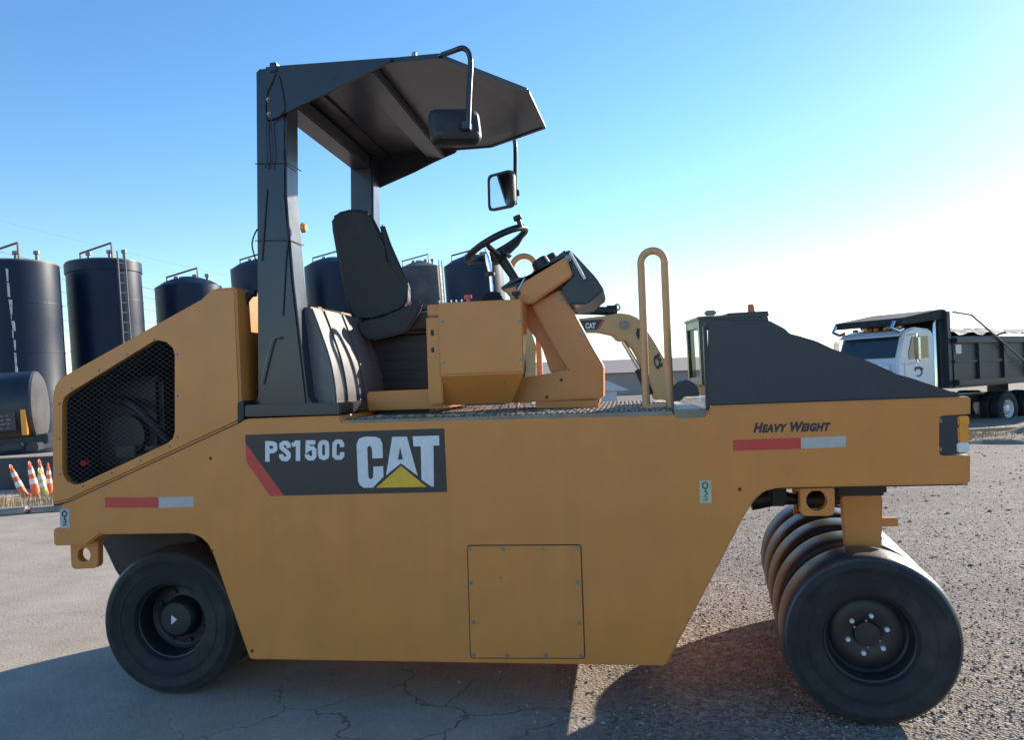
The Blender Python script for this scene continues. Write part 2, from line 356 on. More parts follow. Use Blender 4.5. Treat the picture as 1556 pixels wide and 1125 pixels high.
def rounded(pts, r=0.02, n=3):                              # round the corners of an outline
    out = []; N = len(pts)
    for i in range(N):
        p = Vector(pts[i]); a = Vector(pts[i - 1]); b = Vector(pts[(i + 1) % N])
        da, db = (a - p), (b - p); k = min(r, da.length * 0.45, db.length * 0.45)
        s, e = p + da.normalized() * k, p + db.normalized() * k
        for j in range(n + 1):
            t = j / n; out.append(tuple(s * (1 - t) ** 2 + p * 2 * t * (1 - t) + e * t * t))
    return out
def S(lst, Y=0.0): return [sp(x, y, Y) for x, y in lst]
def spline(pts, n=8):                                       # Catmull-Rom through points
    P = [Vector(p) for p in pts]; P = [P[0]] + P + [P[-1]]; out = []
    for i in range(1, len(P) - 2):
        for k in range(n):
            t = k / n; a, b, c, d = P[i - 1:i + 3]
            out.append(0.5 * (2 * b + (c - a) * t + (2 * a - 5 * b + 4 * c - d) * t * t + (3 * b - a - 3 * c + d) * t ** 3))
    return out + [P[-2]]

# ------------------------------------------------------------------ ground
gb = MB(); bmesh.ops.create_grid(gb.bm, x_segments=1, y_segments=1, size=900); structure('ground', gb, 'ground')

def scatter_stones(name, n, xr, yr, smin, smax, dens):
    base = np.array([(1, 0, 0), (-1, 0, 0), (0, 1, 0), (0, -1, 0), (0, 0, 1), (0, 0, -0.4)], float)
    tri = np.array([(0, 2, 4), (2, 1, 4), (1, 3, 4), (3, 0, 4), (2, 0, 5), (1, 2, 5), (3, 1, 5), (0, 3, 5)])
    x = np.random.uniform(*xr, n); y = np.random.uniform(*yr, n)
    keep = np.random.rand(n) < dens(x, y); x, y = x[keep], y[keep]; k = len(x)
    s = smin * (smax / smin) ** (np.random.rand(k) ** 2.2); a = np.random.uniform(0, 6.28, k)
    v = base[None] * s[:, None, None] * np.random.uniform(0.6, 1.25, (k, 6, 3)) + np.random.normal(0, 0.16, (k, 6, 3)) * s[:, None, None]
    v[:, :, 2] *= 0.62
    ca, sa = np.cos(a)[:, None], np.sin(a)[:, None]
    vx = v[:, :, 0] * ca - v[:, :, 1] * sa + x[:, None]; vy = v[:, :, 0] * sa + v[:, :, 1] * ca + y[:, None]; vz = v[:, :, 2] + s[:, None] * 0.12
    V = np.stack([vx, vy, vz], -1).reshape(-1, 3); T = (tri[None] + (np.arange(k) * 6)[:, None, None]).reshape(-1, 3)
    me = bpy.data.meshes.new(name); me.from_pydata(V.tolist(), [], T.tolist()); me.materials.append(M['stone'])
    o = link(name, me); o['kind'] = 'stuff'; return o
g = scatter_stones('gravel', 260000, (-0.4, 9), (-0.6, 12), 0.0035, 0.013, lambda x, y: np.clip((x + 0.1 * y + 0.25) / 1.3, 0.0, 1) * np.exp(-np.maximum(y, 0) / 2.6) * np.clip(1.3 - x / 12, 0.3, 1))
tag(g, 'loose grey and tan gravel spread over the yard', 'gravel')
g = scatter_stones('pebbles', 9000, (0.5, 22), (3.0, 24), 0.006, 0.032, lambda x, y: np.clip((x + 0.1 * y) / 3, 0.1, 1))
tag(g, 'scattered larger pebbles on the open yard toward the truck', 'pebbles')
g = scatter_stones('grit', 5000, (-9, 0.6), (-0.6, 9), 0.003, 0.011, lambda x, y: 0.25 + 0.3 * np.clip((x + 1) / 1.6, 0, 1))
tag(g, 'sparse small grit on the worn pale paving', 'grit')

# ------------------------------------------------------------------ the road roller
W = 1.74
roller = thing('road_roller', 'yellow pneumatic tyre road roller with black canopy and nose, PS150C decal on its side', 'road roller', (0, W / 2, 0), world_parts=True)

body_px = [(92, 768), (106, 763), (366, 642), (372, 637), (516, 632), (520, 641), (1024, 629), (1076, 627), (1080, 617), (1476, 603),
           (1475, 736), (1182, 742), (1162, 747), (1146, 761), (1130, 787), (1012, 1013), (379, 1003), (325, 848), (316, 828), (303, 816), (288, 811),
           (152, 813), (131, 829), (81, 830), (80, 804), (92, 803)]
bb = MB().prism(S(body_px), 0, W, 0.008)
lc = rounded(S([(1427, 632), (1500, 628), (1500, 692), (1427, 693)]), 0.02)
bb = cut(bb, MB().prism(lc, -0.1, 0.20))
body = part('body', bb, 'yellow', roller, 30)

seam = S([(79, 764), (104, 757), (365, 635), (369, 637), (369, 643), (366, 646), (107, 767), (79, 771)])
part('seam_gasket', MB().prism(seam, 0.0145, W - 0.0145), 'hose', roller)

u0, u1 = sp(1190, 742), sp(1472, 736)
part('bounce_blocker', MB().poly([(u0[0], 0.03, u0[1] - 0.003), (u1[0] - 0.01, 0.03, u1[1] - 0.003), (u1[0] - 0.01, W - 0.03, u1[1] - 0.003), (u0[0], W - 0.03, u0[1] - 0.003)], (0, 0, -0.006)), 'frame', body)  # added dark panel, keeps yellow bounce light off the front tyres
# access panel with its bolts
z2 = zoom(660, 780, 4.687)
pc = [sp(*z2(*p)) for p in ((240, 235), (1040, 230), (1068, 1032), (262, 1030))]
part('access_panel_gap', MB().prism(rounded([(x + (0.005 if i in (1, 2) else -0.005), z + (0.005 if i < 2 else -0.005)) for i, (x, z) in enumerate(pc)], 0.015), -0.0012, 0.01), 'frame', body)
part('access_panel', MB().prism(rounded(pc, 0.012), -0.006, 0.012, 0.0015, 1), 'yellow', body)
hexb = MB().lathe([(0.0, 0.0135), (-0.002, 0.0135), (-0.002, 0.0085), (-0.0085, 0.0082), (-0.0095, 0.007), (-0.0095, 0)], 6).mesh('bolt', M['bolt'])
def bolt(x, z, y, parent, sc=1.0, mt=None):
    o = link('bolt', hexb, parent, (x, y, z)); o.scale = (sc, sc, sc); o.rotation_euler = (0, random.uniform(0, 1), 0); return o
for p in ((252, 255), (490, 255), (772, 252), (1015, 247), (262, 495), (1022, 490), (278, 776), (1032, 780), (280, 1008), (520, 1012), (797, 1014), (1043, 1016)):
    bolt(*sp(*z2(*p)), -0.005, body, 0.8)
# small drilled holes in the side plate
for p in ((1124, 744), (322, 838), (383, 990), (320, 697)):
    x, z = sp(*p); part('drilled_hole', MB().lathe([(-0.0015, 0), (-0.0015, 0.008), (0.002, 0.0085)], 12, origin=(x, 0, z)), 'hose', body)

# decals
zd = zoom(340, 620, 3.89)
def decal(name, pts, mt, y, parent=body, z=zd): return part(name, MB().prism([sp(*z(*p)) for p in pts], y, y + 0.0015), mt, parent)
decal('decal_background', [(128, 160), (1303, 122), (1320, 498), (358, 520), (128, 205)], 'dblack', -0.0015)
decal('decal_stripe', [(129, 207), (357, 521), (275, 522), (135, 322)], 'dred', -0.0016)
decal('decal_letter', [(942, 297), (938, 210), (925, 182), (900, 172), (835, 170), (800, 183), (786, 215), (795, 430), (805, 455), (830, 474), (882, 472), (945, 408), (943, 345), (886, 348), (884, 410), (875, 422), (862, 420), (856, 408), (849, 240), (855, 226), (866, 224), (876, 238), (880, 300)], 'dwhite', -0.003)
ml = MB()
ml.prism([sp(*zd(*p)) for p in [(997, 172), (1040, 171), (1043, 230), (1030, 307), (1047, 306), (1048, 328), (960, 400)]], -0.003, -0.0016)
ml.prism([sp(*zd(*p)) for p in [(1040, 171), (1083, 170), (1147, 402), (1048, 328), (1047, 306), (1060, 305), (1043, 230)]], -0.003, -0.0016)
part('decal_letter', ml, 'dwhite', body)
decal('decal_letter', [(1118, 169), (1273, 164), (1275, 222), (1240, 224), (1243, 467), (1228, 466), (1170, 425), (1165, 228), (1122, 228)], 'dwhite', -0.003)
decal('decal_triangle', [(1048, 343), (1200, 468), (902, 473)], 'dyellow', -0.003)
def plane_place(bl, br, tl, y):                             # rectangle from pixel corners on the side plane
    b0, b1, t0 = Vector(sp(*bl)), Vector(sp(*br)), Vector(sp(*tl))
    def f(u, v):
        q = b0 + (b1 - b0) * u + (t0 - b0) * v; return (q.x, y, q.y)
    return f
def stroke(pts, w, closed=False):
    P = [Vector(p) for p in pts]; N = len(P); L_, R_ = [], []
    for i in range(N):
        d0 = (P[i] - P[i - 1]).normalized() if (i > 0 or closed) else None; d1 = (P[(i + 1) % N] - P[i]).normalized() if (i < N - 1 or closed) else None
        d0 = d0 or d1; d1 = d1 or d0; n0, n1 = Vector((-d0.y, d0.x)), Vector((-d1.y, d1.x)); mtr = (n0 + n1).normalized(); k = w / 2 / max(0.5, mtr.dot(n0))
        L_.append(P[i] + mtr * k); R_.append(P[i] - mtr * k)
    return [[L_[i], L_[(i + 1) % N], R_[(i + 1) % N], R_[i]] for i in range(N if closed else N - 1)]
GL = {'P': ([[(14, 122), (14, 0)], [(20, 14), (45, 14), (58, 20), (61, 36), (58, 52), (45, 59), (20, 59)]], 0), 'S': ([[(57, 42), (56, 24), (46, 14), (26, 14), (14, 24), (15, 40), (28, 53), (44, 64), (56, 78), (56, 97), (45, 108), (25, 108), (14, 97), (13, 80)]], 0),
      '1': ([[(38, 0), (38, 122)], [(2, 27), (22, 22), (33, 7)]], 0), '5': ([[(62, 14), (18, 14), (15, 60), (30, 48), (46, 48), (56, 58), (56, 95), (46, 108), (26, 108), (14, 97), (13, 84)]], 0),
      '0': ([[(36, 14), (52, 20), (56, 34), (56, 88), (52, 102), (36, 108), (20, 102), (14, 88), (14, 34), (20, 20)]], 1), 'C': ([[(60, 46), (59, 28), (50, 14), (28, 14), (15, 26), (14, 96), (27, 108), (50, 108), (60, 95), (60, 76)]], 0)}
for ch, x_ in zip('PS150C', (245, 328, 402, 480, 556, 641)):
    t_ = bmesh.new(); yy_ = -0.0022
    for pl in GL[ch][0]:
        for q in stroke(pl, 26, bool(GL[ch][1])):
            yy_ -= 0.00006
            t_.faces.new([t_.verts.new((*(lambda a: (a[0], yy_, a[1]))(sp(*zd(x_ + p.x, 197 - (x_ - 245) * 0.027 + p.y))),)) for p in q])
    mb_ = MB(); mb_._add(t_); part('decal_letter', mb_, 'dwhite', body)
zh = zoom(1000, 620, 5.187)
text_mesh('decal_lettering', 'Heavy Weight', plane_place(zh(750, 199), zh(1362, 184), zh(750, 118), -0.0008), 'dblack', body, offset=0.055, spacing=1.10, shear=0.28, smallcaps=True)
def stripe(a, b, c, h0, h1):
    for nm, x0, x1, mt in (('reflector_stripe', a, b, 'dred'), ('reflector_stripe', b, c, 'stripewhite')):
        part(nm, MB().prism(S([(x0[0], x0[1]), (x1[0], x1[1]), (x1[0], x1[1] + h1), (x0[0], x0[1] + h0)]), -0.0015, 0.0005), mt, body)
stripe((1114, 669), (1217, 665.5), (1285, 662.5), 16.5, 17); stripe((160, 756), (241.5, 756), (294.5, 755), 16, 16)
def sticker(x0, y0, x1, y1, mt, ink):
    part('sticker', MB().prism(S([(x0, y0), (x1, y0 - 0.5), (x1 + 1, y1 - 0.5), (x0 + 1, y1)]), -0.0014, 0.0004), mt, body)
    cx, cz = sp((x0 + x1) / 2, y0 + 7); k = MB()
    k.tube([(cx + 0.012 * math.cos(q), -0.0016, cz + 0.014 * math.sin(q)) for q in np.linspace(0, 6.28, 13)[:-1]], 0.0032, 6, closed=True)
    k.tube([(cx, -0.0016, cz - 0.014), (cx + 0.002, -0.0016, cz - 0.03)], 0.0032, 6)
    k.tube([(cx + 0.007 * math.cos(q), -0.0016, cz - 0.037 + 0.008 * math.sin(q)) for q in np.linspace(-2.2, 2.2, 8)], 0.0028, 6)
    cx, cz = sp((x0 + x1) / 2, y1 - 7); k.tube([(cx - 0.008, -0.0016, cz - 0.008), (cx + 0.008, -0.0016, cz - 0.008), (cx + 0.008, -0.0016, cz + 0.006), (cx - 0.006, -0.0016, cz + 0.006)], 0.0026, 6)
    part('sticker_symbol', k, ink, body)
sticker(1062.5, 731, 1080.5, 765, 'pale', 'dgreen'); sticker(91, 774, 105.5, 803, 'palegrey', 'dblack')

# front corner lamp
zl = zoom(1370, 600, 6.247)
lp = [sp(*zl(*p)) for p in ((358, 192), (640, 182), (640, 565), (358, 575))]
part('lamp_bracket', MB().prism(rounded(lp, 0.018), 0.012, 0.15, 0.003), 'plastic', body, 30)
xr, _ = sp(1472, 660)
for nm, a, b, mt in (('indicator_lens', (540, 205), (640, 300), 'amber'), ('indicator_lens', (540, 303), (640, 455), 'amber'), ('headlamp_lens', (532, 458), (640, 553), 'clear')):
    p0, p1 = sp(*zl(*a)), sp(*zl(*b))
    part(nm, MB().box((p0[0], 0.004, p1[1]), (p1[0] + 0.006, 0.15, p0[1]), 0.006), mt, body, 30)
for p in ((375, 250), (375, 520)): bolt(*sp(*zl(*p)), 0.012, body, 0.7)

# rear hood with mesh window
zv = zoom(80, 500, 4.5)
hood_px = [(78, 768), (78, 606), (80, 592), (84, 582), (90, 575), (308, 453), (316, 443), (326, 438), (358, 436), (366, 620), (365.5, 640), (104, 762)]
win = [sp(*zv(*p)) for p in [(725, 76), (780, 90), (822, 130), (835, 170), (836, 700), (825, 745), (790, 780), (190, 1062), (150, 1066), (100, 1045), (72, 1000), (65, 960), (65, 510), (78, 470), (110, 440), (690, 82)]]
hb = MB().prism(S(hood_px), 0.0, W, 0.012, 3)
hb = cut(hb, MB().prism(win, -0.2, 0.85))
hood = part('rear_hood', hb, 'yellow', roller, 30)
# engine bay seen through the mesh
cxw = sum(p[0] for p in win) / len(win); czw = sum(p[1] for p in win) / len(win)
inner = [((x - cxw) * 0.985 + cxw, (z - czw) * 0.985 + czw) for x, z in win]
lin = cut(MB().prism([((x - cxw) * 0.997 + cxw, (z - czw) * 0.997 + czw) for x, z in win], 0.035, 0.84), MB().prism(inner, 0.0, 0.825))
part('bay_shade_liner', lin, 'hose', hood)  # black lining puts the bay's shade into its colour
eb = MB(); x0, z0 = sp(150, 690, 0.3); 
eb.box((x0 - 0.05, 0.30, z0 - 0.1), (x0 + 0.38, 0.7, z0 + 0.42), 0.03); eb.cyl((x0 + 0.2, 0.25, z0 + 0.1), (x0 + 0.2, 0.4, z0 + 0.1), 0.11, 20)
eb.tube(spline([(x0 + 0.1, 0.28, z0 + 0.3), (x0 + 0.3, 0.2, z0 + 0.25), (x0 + 0.45, 0.26, z0 + 0.05)]), 0.025); part('engine_block', eb, 'hose', hood, 30)
x1, z1 = sp(128, 704, 0.13); part('red_glint', MB().lathe([(-0.01, 0), (-0.01, 0.016), (0.02, 0.018), (0.02, 0)], 14, origin=(x1, 0.13, z1)), 'redlens', hood)  # red disc standing in for a spot of light inside the bay
x2, z2_ = sp(200, 685, 0.2); part('engine_bracket', MB().box((x2 - 0.05, 0.14, z2_ - 0.03), (x2 + 0.06, 0.17, z2_ + 0.03), 0.004).box((x2 + 0.1, 0.16, z2_ + 0.0), (x2 + 0.24, 0.18, z2_ + 0.025), 0.004), 'frame', hood)
# mesh screen: crossing wires clipped to the window outline
def clip_line(poly, p, d):
    ts = []
    for i in range(len(poly)):
        a, b = poly[i], poly[(i + 1) % len(poly)]; ex, ez = b[0] - a[0], b[1] - a[1]
        den = d[0] * ez - d[1] * ex
        if abs(den) < 1e-9: continue
        t = ((a[0] - p[0]) * ez - (a[1] - p[1]) * ex) / den; s = ((a[0] - p[0]) * d[1] - (a[1] - p[1]) * d[0]) / den
        if 0 <= s <= 1: ts.append(t)
    return (min(ts), max(ts)) if len(ts) >= 2 else None
scr = MB()
for ang, yy in ((R(33), 0.018), (R(-33), 0.0195)):
    d = (math.cos(ang), math.sin(ang)); nrm = (-d[1], d[0])
    for k in range(-45, 46):
        p = (cxw + nrm[0] * k * 0.021, czw + nrm[1] * k * 0.021); c = clip_line(win, p, d)
        if c: scr.tube([(p[0] + d[0] * c[0], yy, p[1] + d[1] * c[0]), (p[0] + d[0] * c[1], yy, p[1] + d[1] * c[1])], 0.0009, 4)
part('mesh_screen', scr, 'screen', hood)
for p in ((692, 70), (503, 173), (314, 284), (128, 408), (44, 511), (44, 751), (48, 993), (204, 1075), (400, 988), (597, 901), (798, 806), (851, 738), (851, 457), (848, 177)):
    bolt(*sp(*zv(*p)), 0.0005, hood, 0.62)

# black nose cover
nose_px = [(1075, 617), (1075, 496), (1078, 488), (1086, 485), (1160, 485), (1171, 487), (1194, 499), (1202, 507), (1212, 509), (1242, 518), (1274, 533), (1284, 535), (1308, 543), (1347, 560), (1366, 569), (1378, 572), (1394, 577), (1468, 602), (1463, 603)]
nm = MB().prism(S(nose_px), 0.02, W - 0.02, 0.009, 3); xn = sp(1075, 560)[0]
for v in nm.bm.verts:
    if v.co.x < xn + 0.05: v.co.x += 0.30 * v.co.y / W
nose = part('front_hood', nm, 'plastic', roller, 40)
part('hood_edge_strip', MB().box((sp(1071, 550)[0], 0.008, sp(1071, 628)[1]), (sp(1077, 550)[0], 0.06, sp(1071, 492)[1]), 0.008), 'plastic', roller, 30)

# operator deck
dz0 = sp(700, 636)[1]; dx0, dx1 = sp(522, 640)[0], sp(1022, 629)[0]
dk = MB().box((dx0, 0.004, dz0 - 0.03), (dx1, W - 0.004, dz0 + 0.006), 0.003)
deck = part('deck_plate', dk, 'deckplate', roller)
tb = MB()
nb = 64
for i in range(nb):
    x = dx0 + (i + 0.5) * (dx1 - dx0) / nb; sl_ = 0.012 * (1 if i % 2 else -1)
    for j in range(9):
        y = 0.03 + j * 0.185
        tb.box((x - 0.006, y, dz0 + 0.005), (x + 0.006, y + 0.12, dz0 + 0.013), 0.002, Matrix.Translation((x, y, 0)) @ Matrix.Rotation(R(35 if (i + j) % 2 else -35), 4, 'Z') @ Matrix.Translation((-x, -y, 0)), 1)
part('tread_lugs', tb, 'deckplate', deck, kind='stuff')
sxa, sxb = sp(1024, 625)[0], sp(1073, 620)[0]
part('step_plate', MB().box((sxa, 0.004, dz0 - 0.03), (sxb, 0.6, dz0 + 0.012), 0.004).box((sxa + 0.004, -0.003, dz0 - 0.028), (sxb - 0.004, 0.004, dz0 - 0.004), 0.001), 'deckplate', roller)
# grit and dry leaves on the deck
lv = MB()
for i in range(40):
    x, y = random.uniform(dx0 + 0.05, dx0 + 1.1), random.uniform(0.03, 0.28); s = random.uniform(0.006, 0.018)
    lv.box((x - s, y - s * 0.6, dz0 + 0.008), (x + s, y + s * 0.6, dz0 + 0.008 + s * 0.7), s * 0.2, None, 1)
part('deck_debris', lv, 'wood', deck, kind='stuff')

# canopy: posts, gussets, cross members, roof
ZR = 3.24
PY0, PT = 0.08, 0.16
post_px = [(388, 104), (434, 100), (435, 300), (446, 430), (468, 618), (391, 618), (390, 430)]
zg = zoom(350, 60, 5.624)
gus_px = [zg(*p) for p in [(300, 232), (470, 217), (1390, 150), (1345, 203), (1090, 322), (870, 440), (570, 580), (460, 632), (405, 662), (350, 685), (300, 690)]]
post_s, gus_s = S(post_px, PY0), S(gus_px, PY0 - 0.012)
def mirror_y(a, b): return W - b, W - a
for far in (0, 1):
    y0, y1 = (PY0, PY0 + PT) if not far else mirror_y(PY0, PY0 + PT)
    post = part('canopy_post', MB().prism(post_s, y0, y1, 0.012, 2), 'black', roller, 30)
    g0, g1 = (PY0 - 0.012, PY0 - 0.0) if not far else mirror_y(PY0 - 0.012, PY0)
    gus = part('canopy_gusset', MB().prism(gus_s, g0, g1, 0.002, 1), 'roofpaint', roller)
    b0, b1 = (0.0 + 0.004, 0.42) if not far else mirror_y(0.004, 0.42)
    bx = S([(370, 616), (517, 612), (517, 630), (370, 634)])
    part('post_base', MB().prism(bx, b0, b1, 0.006), 'black', roller, 30)
    wd = S([(385, 616), (391, 600), (462, 596), (474, 614)], PY0)
    part('post_foot', MB().prism(wd, y0 + 0.01, y1 + (0.1 if not far else 0), 0.004), 'black', roller)
    if not far:
        for p in ((322, 515), (330, 638)): bolt(*sp(*zg(*p), g0), g0 - 0.001, gus, 1.0)
        x, z = sp(*zg(890, 326), g0); part('drilled_hole', MB().lathe([(-0.001, 0), (-0.001, 0.008), (0.002, 0.008)], 12, origin=(x, g0, z)), 'hose', gus)
        cb = MB()
        for pl in ([(385, 280), (360, 350), (310, 470), (300, 600), (312, 690), (305, 800), (318, 1000), (300, 1100)], [(410, 300), (440, 420), (460, 600), (400, 665), (350, 690), (355, 820), (365, 940), (350, 1100)], [(460, 690), (475, 840), (455, 960), (462, 1100)]):
            cb.tube(spline([s3(*zg(*p), g0 - 0.006) for p in pl], 5), 0.003, 6)
        zc = zoom(350, 300, 3.126)
        cb.tube(spline([s3(*zc(*p), PY0 - 0.005) for p in [(175, -40), (165, 90), (150, 300)]], 5), 0.0035, 6)
        cb.tube(spline([s3(*zc(*p), PY0 - 0.005) for p in [(265, -40), (275, 130), (262, 330), (250, 560)]], 5), 0.0035, 6)
        cb.tube(spline([s3(*zc(*p), PY0 + 0.02) for p in [(128, 150), (108, 195), (105, 240), (125, 310)]], 5), 0.004, 6)
        for yy in (650 / 3.112 + 40, 366):
            a = s3(387, yy, PY0 - 0.004); b = s3(437 if yy < 300 else 441, yy - 1, PY0 - 0.004); cb.tube([a, b, b + Vector((0.006, PT, 0))], 0.0025, 6)
        part('wiring_harness', cb, 'hose', post)
        a = s3(*zg(385, 235), PY0); part('work_lamp_bracket', MB().box((a.x - 0.022, PY0 - 0.022, a.z - 0.03), (a.x + 0.016, PY0 + 0.03, a.z + 0.018), 0.004), 'black', post)
        a = s3(*zc(345, 145), PY0 + 0.06); part('side_marker', MB().lathe([(0, 0.026), (0.012, 0.026), (0.022, 0.018), (0.024, 0)], 16, 'X', (a.x - 0.005, PY0 + 0.06, a.z)), 'amber', post, 30)
        # thin pale rod drawing the bent highlight line on the post
        rd = [s3(*zoom(340, 420, 4.69)(*p), PY0 - 0.02) for p in ((400, 436), (355, 440), (338, 470), (300, 620), (265, 770))]
        part('highlight_rod', MB().tube(rd, 0.005, 8), 'galv', post, 40)
# roof plan at height ZR
rear_x = zp(436, 94, ZR).x; yN = 0.10; yF = W - 0.10
xs = zp(665, 79, ZR).x; xf1 = zp(800, 120, ZR).x
plan = [(rear_x, yN), (xs, yN), (xf1, 0.56), (xf1 + 0.03, W - 0.56), (xs, yF), (rear_x, yF)]
def roofz(x): return ZR - 0.012 - 0.045 * max(0, (x - xs - 0.02)) / 0.4
rf = MB(); rf.poly([(x, y, roofz(x)) for x, y in plan], (0, 0, 0.022), 0.004, 1)
for i in range(len(plan)):
    a, b = plan[i], plan[(i + 1) % len(plan)]; rf.tube([(a[0], a[1], roofz(a[0])), (b[0], b[1], roofz(b[0]))], 0.013, 4)
roof = part('canopy_roof', rf, 'roofpaint', roller)
bx = zp(556, 112, ZR - 0.05).x
part('roof_beam', MB().box((bx - 0.06, PY0, ZR - 0.065), (bx + 0.06, W - PY0, ZR - 0.014), 0.006), 'roofpaint', roof)
px0 = post_s[0][0]
part('roof_beam', MB().box((px0 + 0.004, PY0 + PT, ZR - 0.14), (px0 + 0.14, W - PY0 - PT, ZR - 0.05), 0.008), 'roofpaint', roof)
part('roof_panel', MB().poly([(px0 + 0.03, PY0 + 0.01, ZR - 0.045), (rear_x + 0.03, PY0 + 0.01, ZR - 0.03), (rear_x + 0.03, W - PY0 - 0.01, ZR - 0.03), (px0 + 0.03, W - PY0 - 0.01, ZR - 0.045)], (0, 0, 0.012)), 'roofpaint', roof)
part('roof_bolt', MB().lathe([(0, 0.014), (0.02, 0.014), (0.026, 0.008), (0.026, 0)], 8, 'Z', (zp(624, 80, ZR).x, yN + 0.02, ZR + 0.008)), 'bolt', roof)

# mirrors on bent arms
def mirror_housing(parent, c, nrm, w, h, dpt, face):
    nrm = Vector(nrm).normalized(); u = nrm.cross(Vector((0, 0, 1))).normalized(); v = u.cross(nrm)
    tilt = R(4); u, v = u * math.cos(tilt) + v * math.sin(tilt), v * math.cos(tilt) - u * math.sin(tilt)
    mt = Matrix((u, v, nrm)).transposed().to_4x4(); mt.translation = c
    o = rounded([(-w / 2, -h / 2), (w / 2, -h / 2), (w / 2, h / 2), (-w / 2, h / 2)], 0.045, 5); t = bmesh.new(); rings = []
    for k, (d, s) in enumerate(((0.0, 0.86), (0.0, 1.0), (-dpt * 0.45, 1.0), (-dpt * 0.85, 0.86), (-dpt, 0.6))):
        rings.append([t.verts.new(mt @ Vector((x * s, y * s, d))) for x, y in o])
    for A, B in zip(rings, rings[1:]):
        for k in range(len(o)): t.faces.new((A[k], A[(k + 1) % len(o)], B[(k + 1) % len(o)], B[k]))
    t.faces.new(rings[-1]); bmesh.ops.recalc_face_normals(t, faces=t.faces)
    mb = MB(); mb._add(t); hs = part('mirror_housing', mb, 'vinyl', parent, 40)
    g = MB(); t = bmesh.new(); t.faces.new([t.verts.new(mt @ Vector((x * 0.87, y * 0.87, -0.004))) for x, y in o]); g._add(t); part('mirror_glass', g, face, parent)
    return mt
YM = 0.02
arm = [s3(672, 83, yN), s3(684, 79, 0.06)] + [s3(*p, YM) for p in ((697, 74), (704, 73), (710, 77), (714, 86), (715, 100), (713, 140), (711, 196))]
am = part('mirror_arm', MB().tube(spline(arm, 4), 0.0135, 10), 'black', roller, 40)
mc = s3(690, 196, YM + 0.085)
mirror_housing(am, mc, (-0.42, 0.9, -0.10), 0.255, 0.175, 0.075, 'mirror')
a = s3(711, 190, YM); part('mirror_clamp', MB().box((a.x - 0.03, YM - 0.012, a.z - 0.02), (a.x + 0.012, YM + 0.05, a.z + 0.02), 0.005), 'black', am)
YFm = W - 0.14
arm = [s3(768, 208, YFm), s3(776, 207, YFm), s3(781, 212, YFm), s3(783, 225, YFm), s3(783, 260, YFm), s3(783, 311, YFm)]
am = part('mirror_arm', MB().tube(spline(arm, 4), 0.014, 10), 'black', roller, 40)
mirror_housing(am, s3(759, 290, YFm - 0.01), (-0.70, -0.71, -0.04), 0.275, 0.25, 0.06, 'mirror')
a = s3(785, 293, YFm); part('mirror_clamp', MB().lathe([(-0.02, 0.0), (-0.02, 0.022), (0.02, 0.022), (0.02, 0)], 12, origin=a), 'black', am)

# grey ribbed cover in front of the hood
zk = zoom(440, 430, 5.114)
prof = spline([(*sp(*zk(260, 205), 0.34), 0), (*sp(*zk(330, 390), 0.34), 0), (*sp(*zk(400, 600), 0.34), 0), (*sp(*zk(440, 820), 0.34), 0), (*sp(*zk(452, 1045), 0.34), 0)], 6)
prof = [(p.x, p.y) for p in prof]; hx = sp(462, 540, 0.3)[0]
def cover_slice(y0, y1, inset): return [(hx - 0.02, prof[0][1] - inset)] + [(x - inset, z - inset * 0.3) for x, z in prof] + [(hx - 0.02, prof[-1][1])]
yb = [0.17, 0.34, 0.62, 0.92, 1.22, 1.42, 1.64]
for i in range(len(yb) - 1):
    part('bulkhead_cover', MB().prism(cover_slice(0, 0, 0), yb[i] + 0.011, yb[i + 1] - 0.011, 0.008, 2), 'greyplastic', roller, 40)
part('bulkhead_core', MB().prism(cover_slice(0, 0, 0.02), yb[0] + 0.02, yb[-1] - 0.02), 'hose', roller)
# black struts and hoses beside the post
sb = MB()
sb.tube([s3(*zk(215, 470), 0.27), s3(*zk(290, 930), 0.27)], 0.014, 8); sb.tube([s3(*zk(165, 330), 0.26), s3(*zk(185, 950), 0.26)], 0.012, 8)
part('strut', sb, 'black', roller, 40)
ho = MB(); zq = zoom(340, 420, 4.69)
ho.tube(spline([s3(*zq(*p), 0.12) for p in [(228, 120), (195, 125), (160, 165), (135, 230), (128, 380), (135, 600), (150, 780), (165, 920)]], 5), 0.020, 10)
part('hydraulic_hose', ho, 'hose', roller, 40)
part('trim_block', MB().prism(S([(361, 612), (371, 609), (371, 637), (361, 643)]), -0.003, 0.1, 0.003), 'hose', roller)

# operator seat
ys0, ys1 = 0.98, 1.42
zt = zoom(350, 300, 3.126)
shell = [sp(*zt(*p), ys0) for p in [(455, 110), (475, 88), (510, 72), (550, 64), (600, 66), (628, 75), (640, 100), (705, 230), (715, 300), (800, 420), (795, 510), (760, 545), (640, 590), (560, 592), (535, 555), (500, 420), (470, 240), (455, 150)]]
seat = part('operator_seat', MB().prism(shell, ys0 + 0.02, ys1, 0.035, 3), 'vinyl', roller, 60)
pad = [sp(*zt(*p), ys0) for p in [(668, 130), (690, 128), (720, 220), (803, 410), (795, 440), (740, 440), (700, 320)]]
part('backrest_cushion', MB().prism(pad, ys0 + 0.03, ys1 - 0.03, 0.012, 2), 'vinyl', seat, 50)
cu = [sp(*zt(*p), ys0) for p in [(640, 560), (930, 520), (940, 560), (925, 640), (660, 660), (600, 640)]]
part('seat_cushion', MB().prism(cu, ys0, ys1, 0.03, 3), 'vinyl', seat, 50)
ar = [sp(*zt(*p), ys0) for p in [(580, 610), (700, 575), (790, 530), (825, 495), (865, 500), (868, 525), (830, 600), (790, 650), (640, 690), (600, 660)]]
arm_ = part('armrest', MB().prism(ar, ys0 - 0.09, ys0 - 0.03, 0.012, 2), 'vinyl', seat, 40)
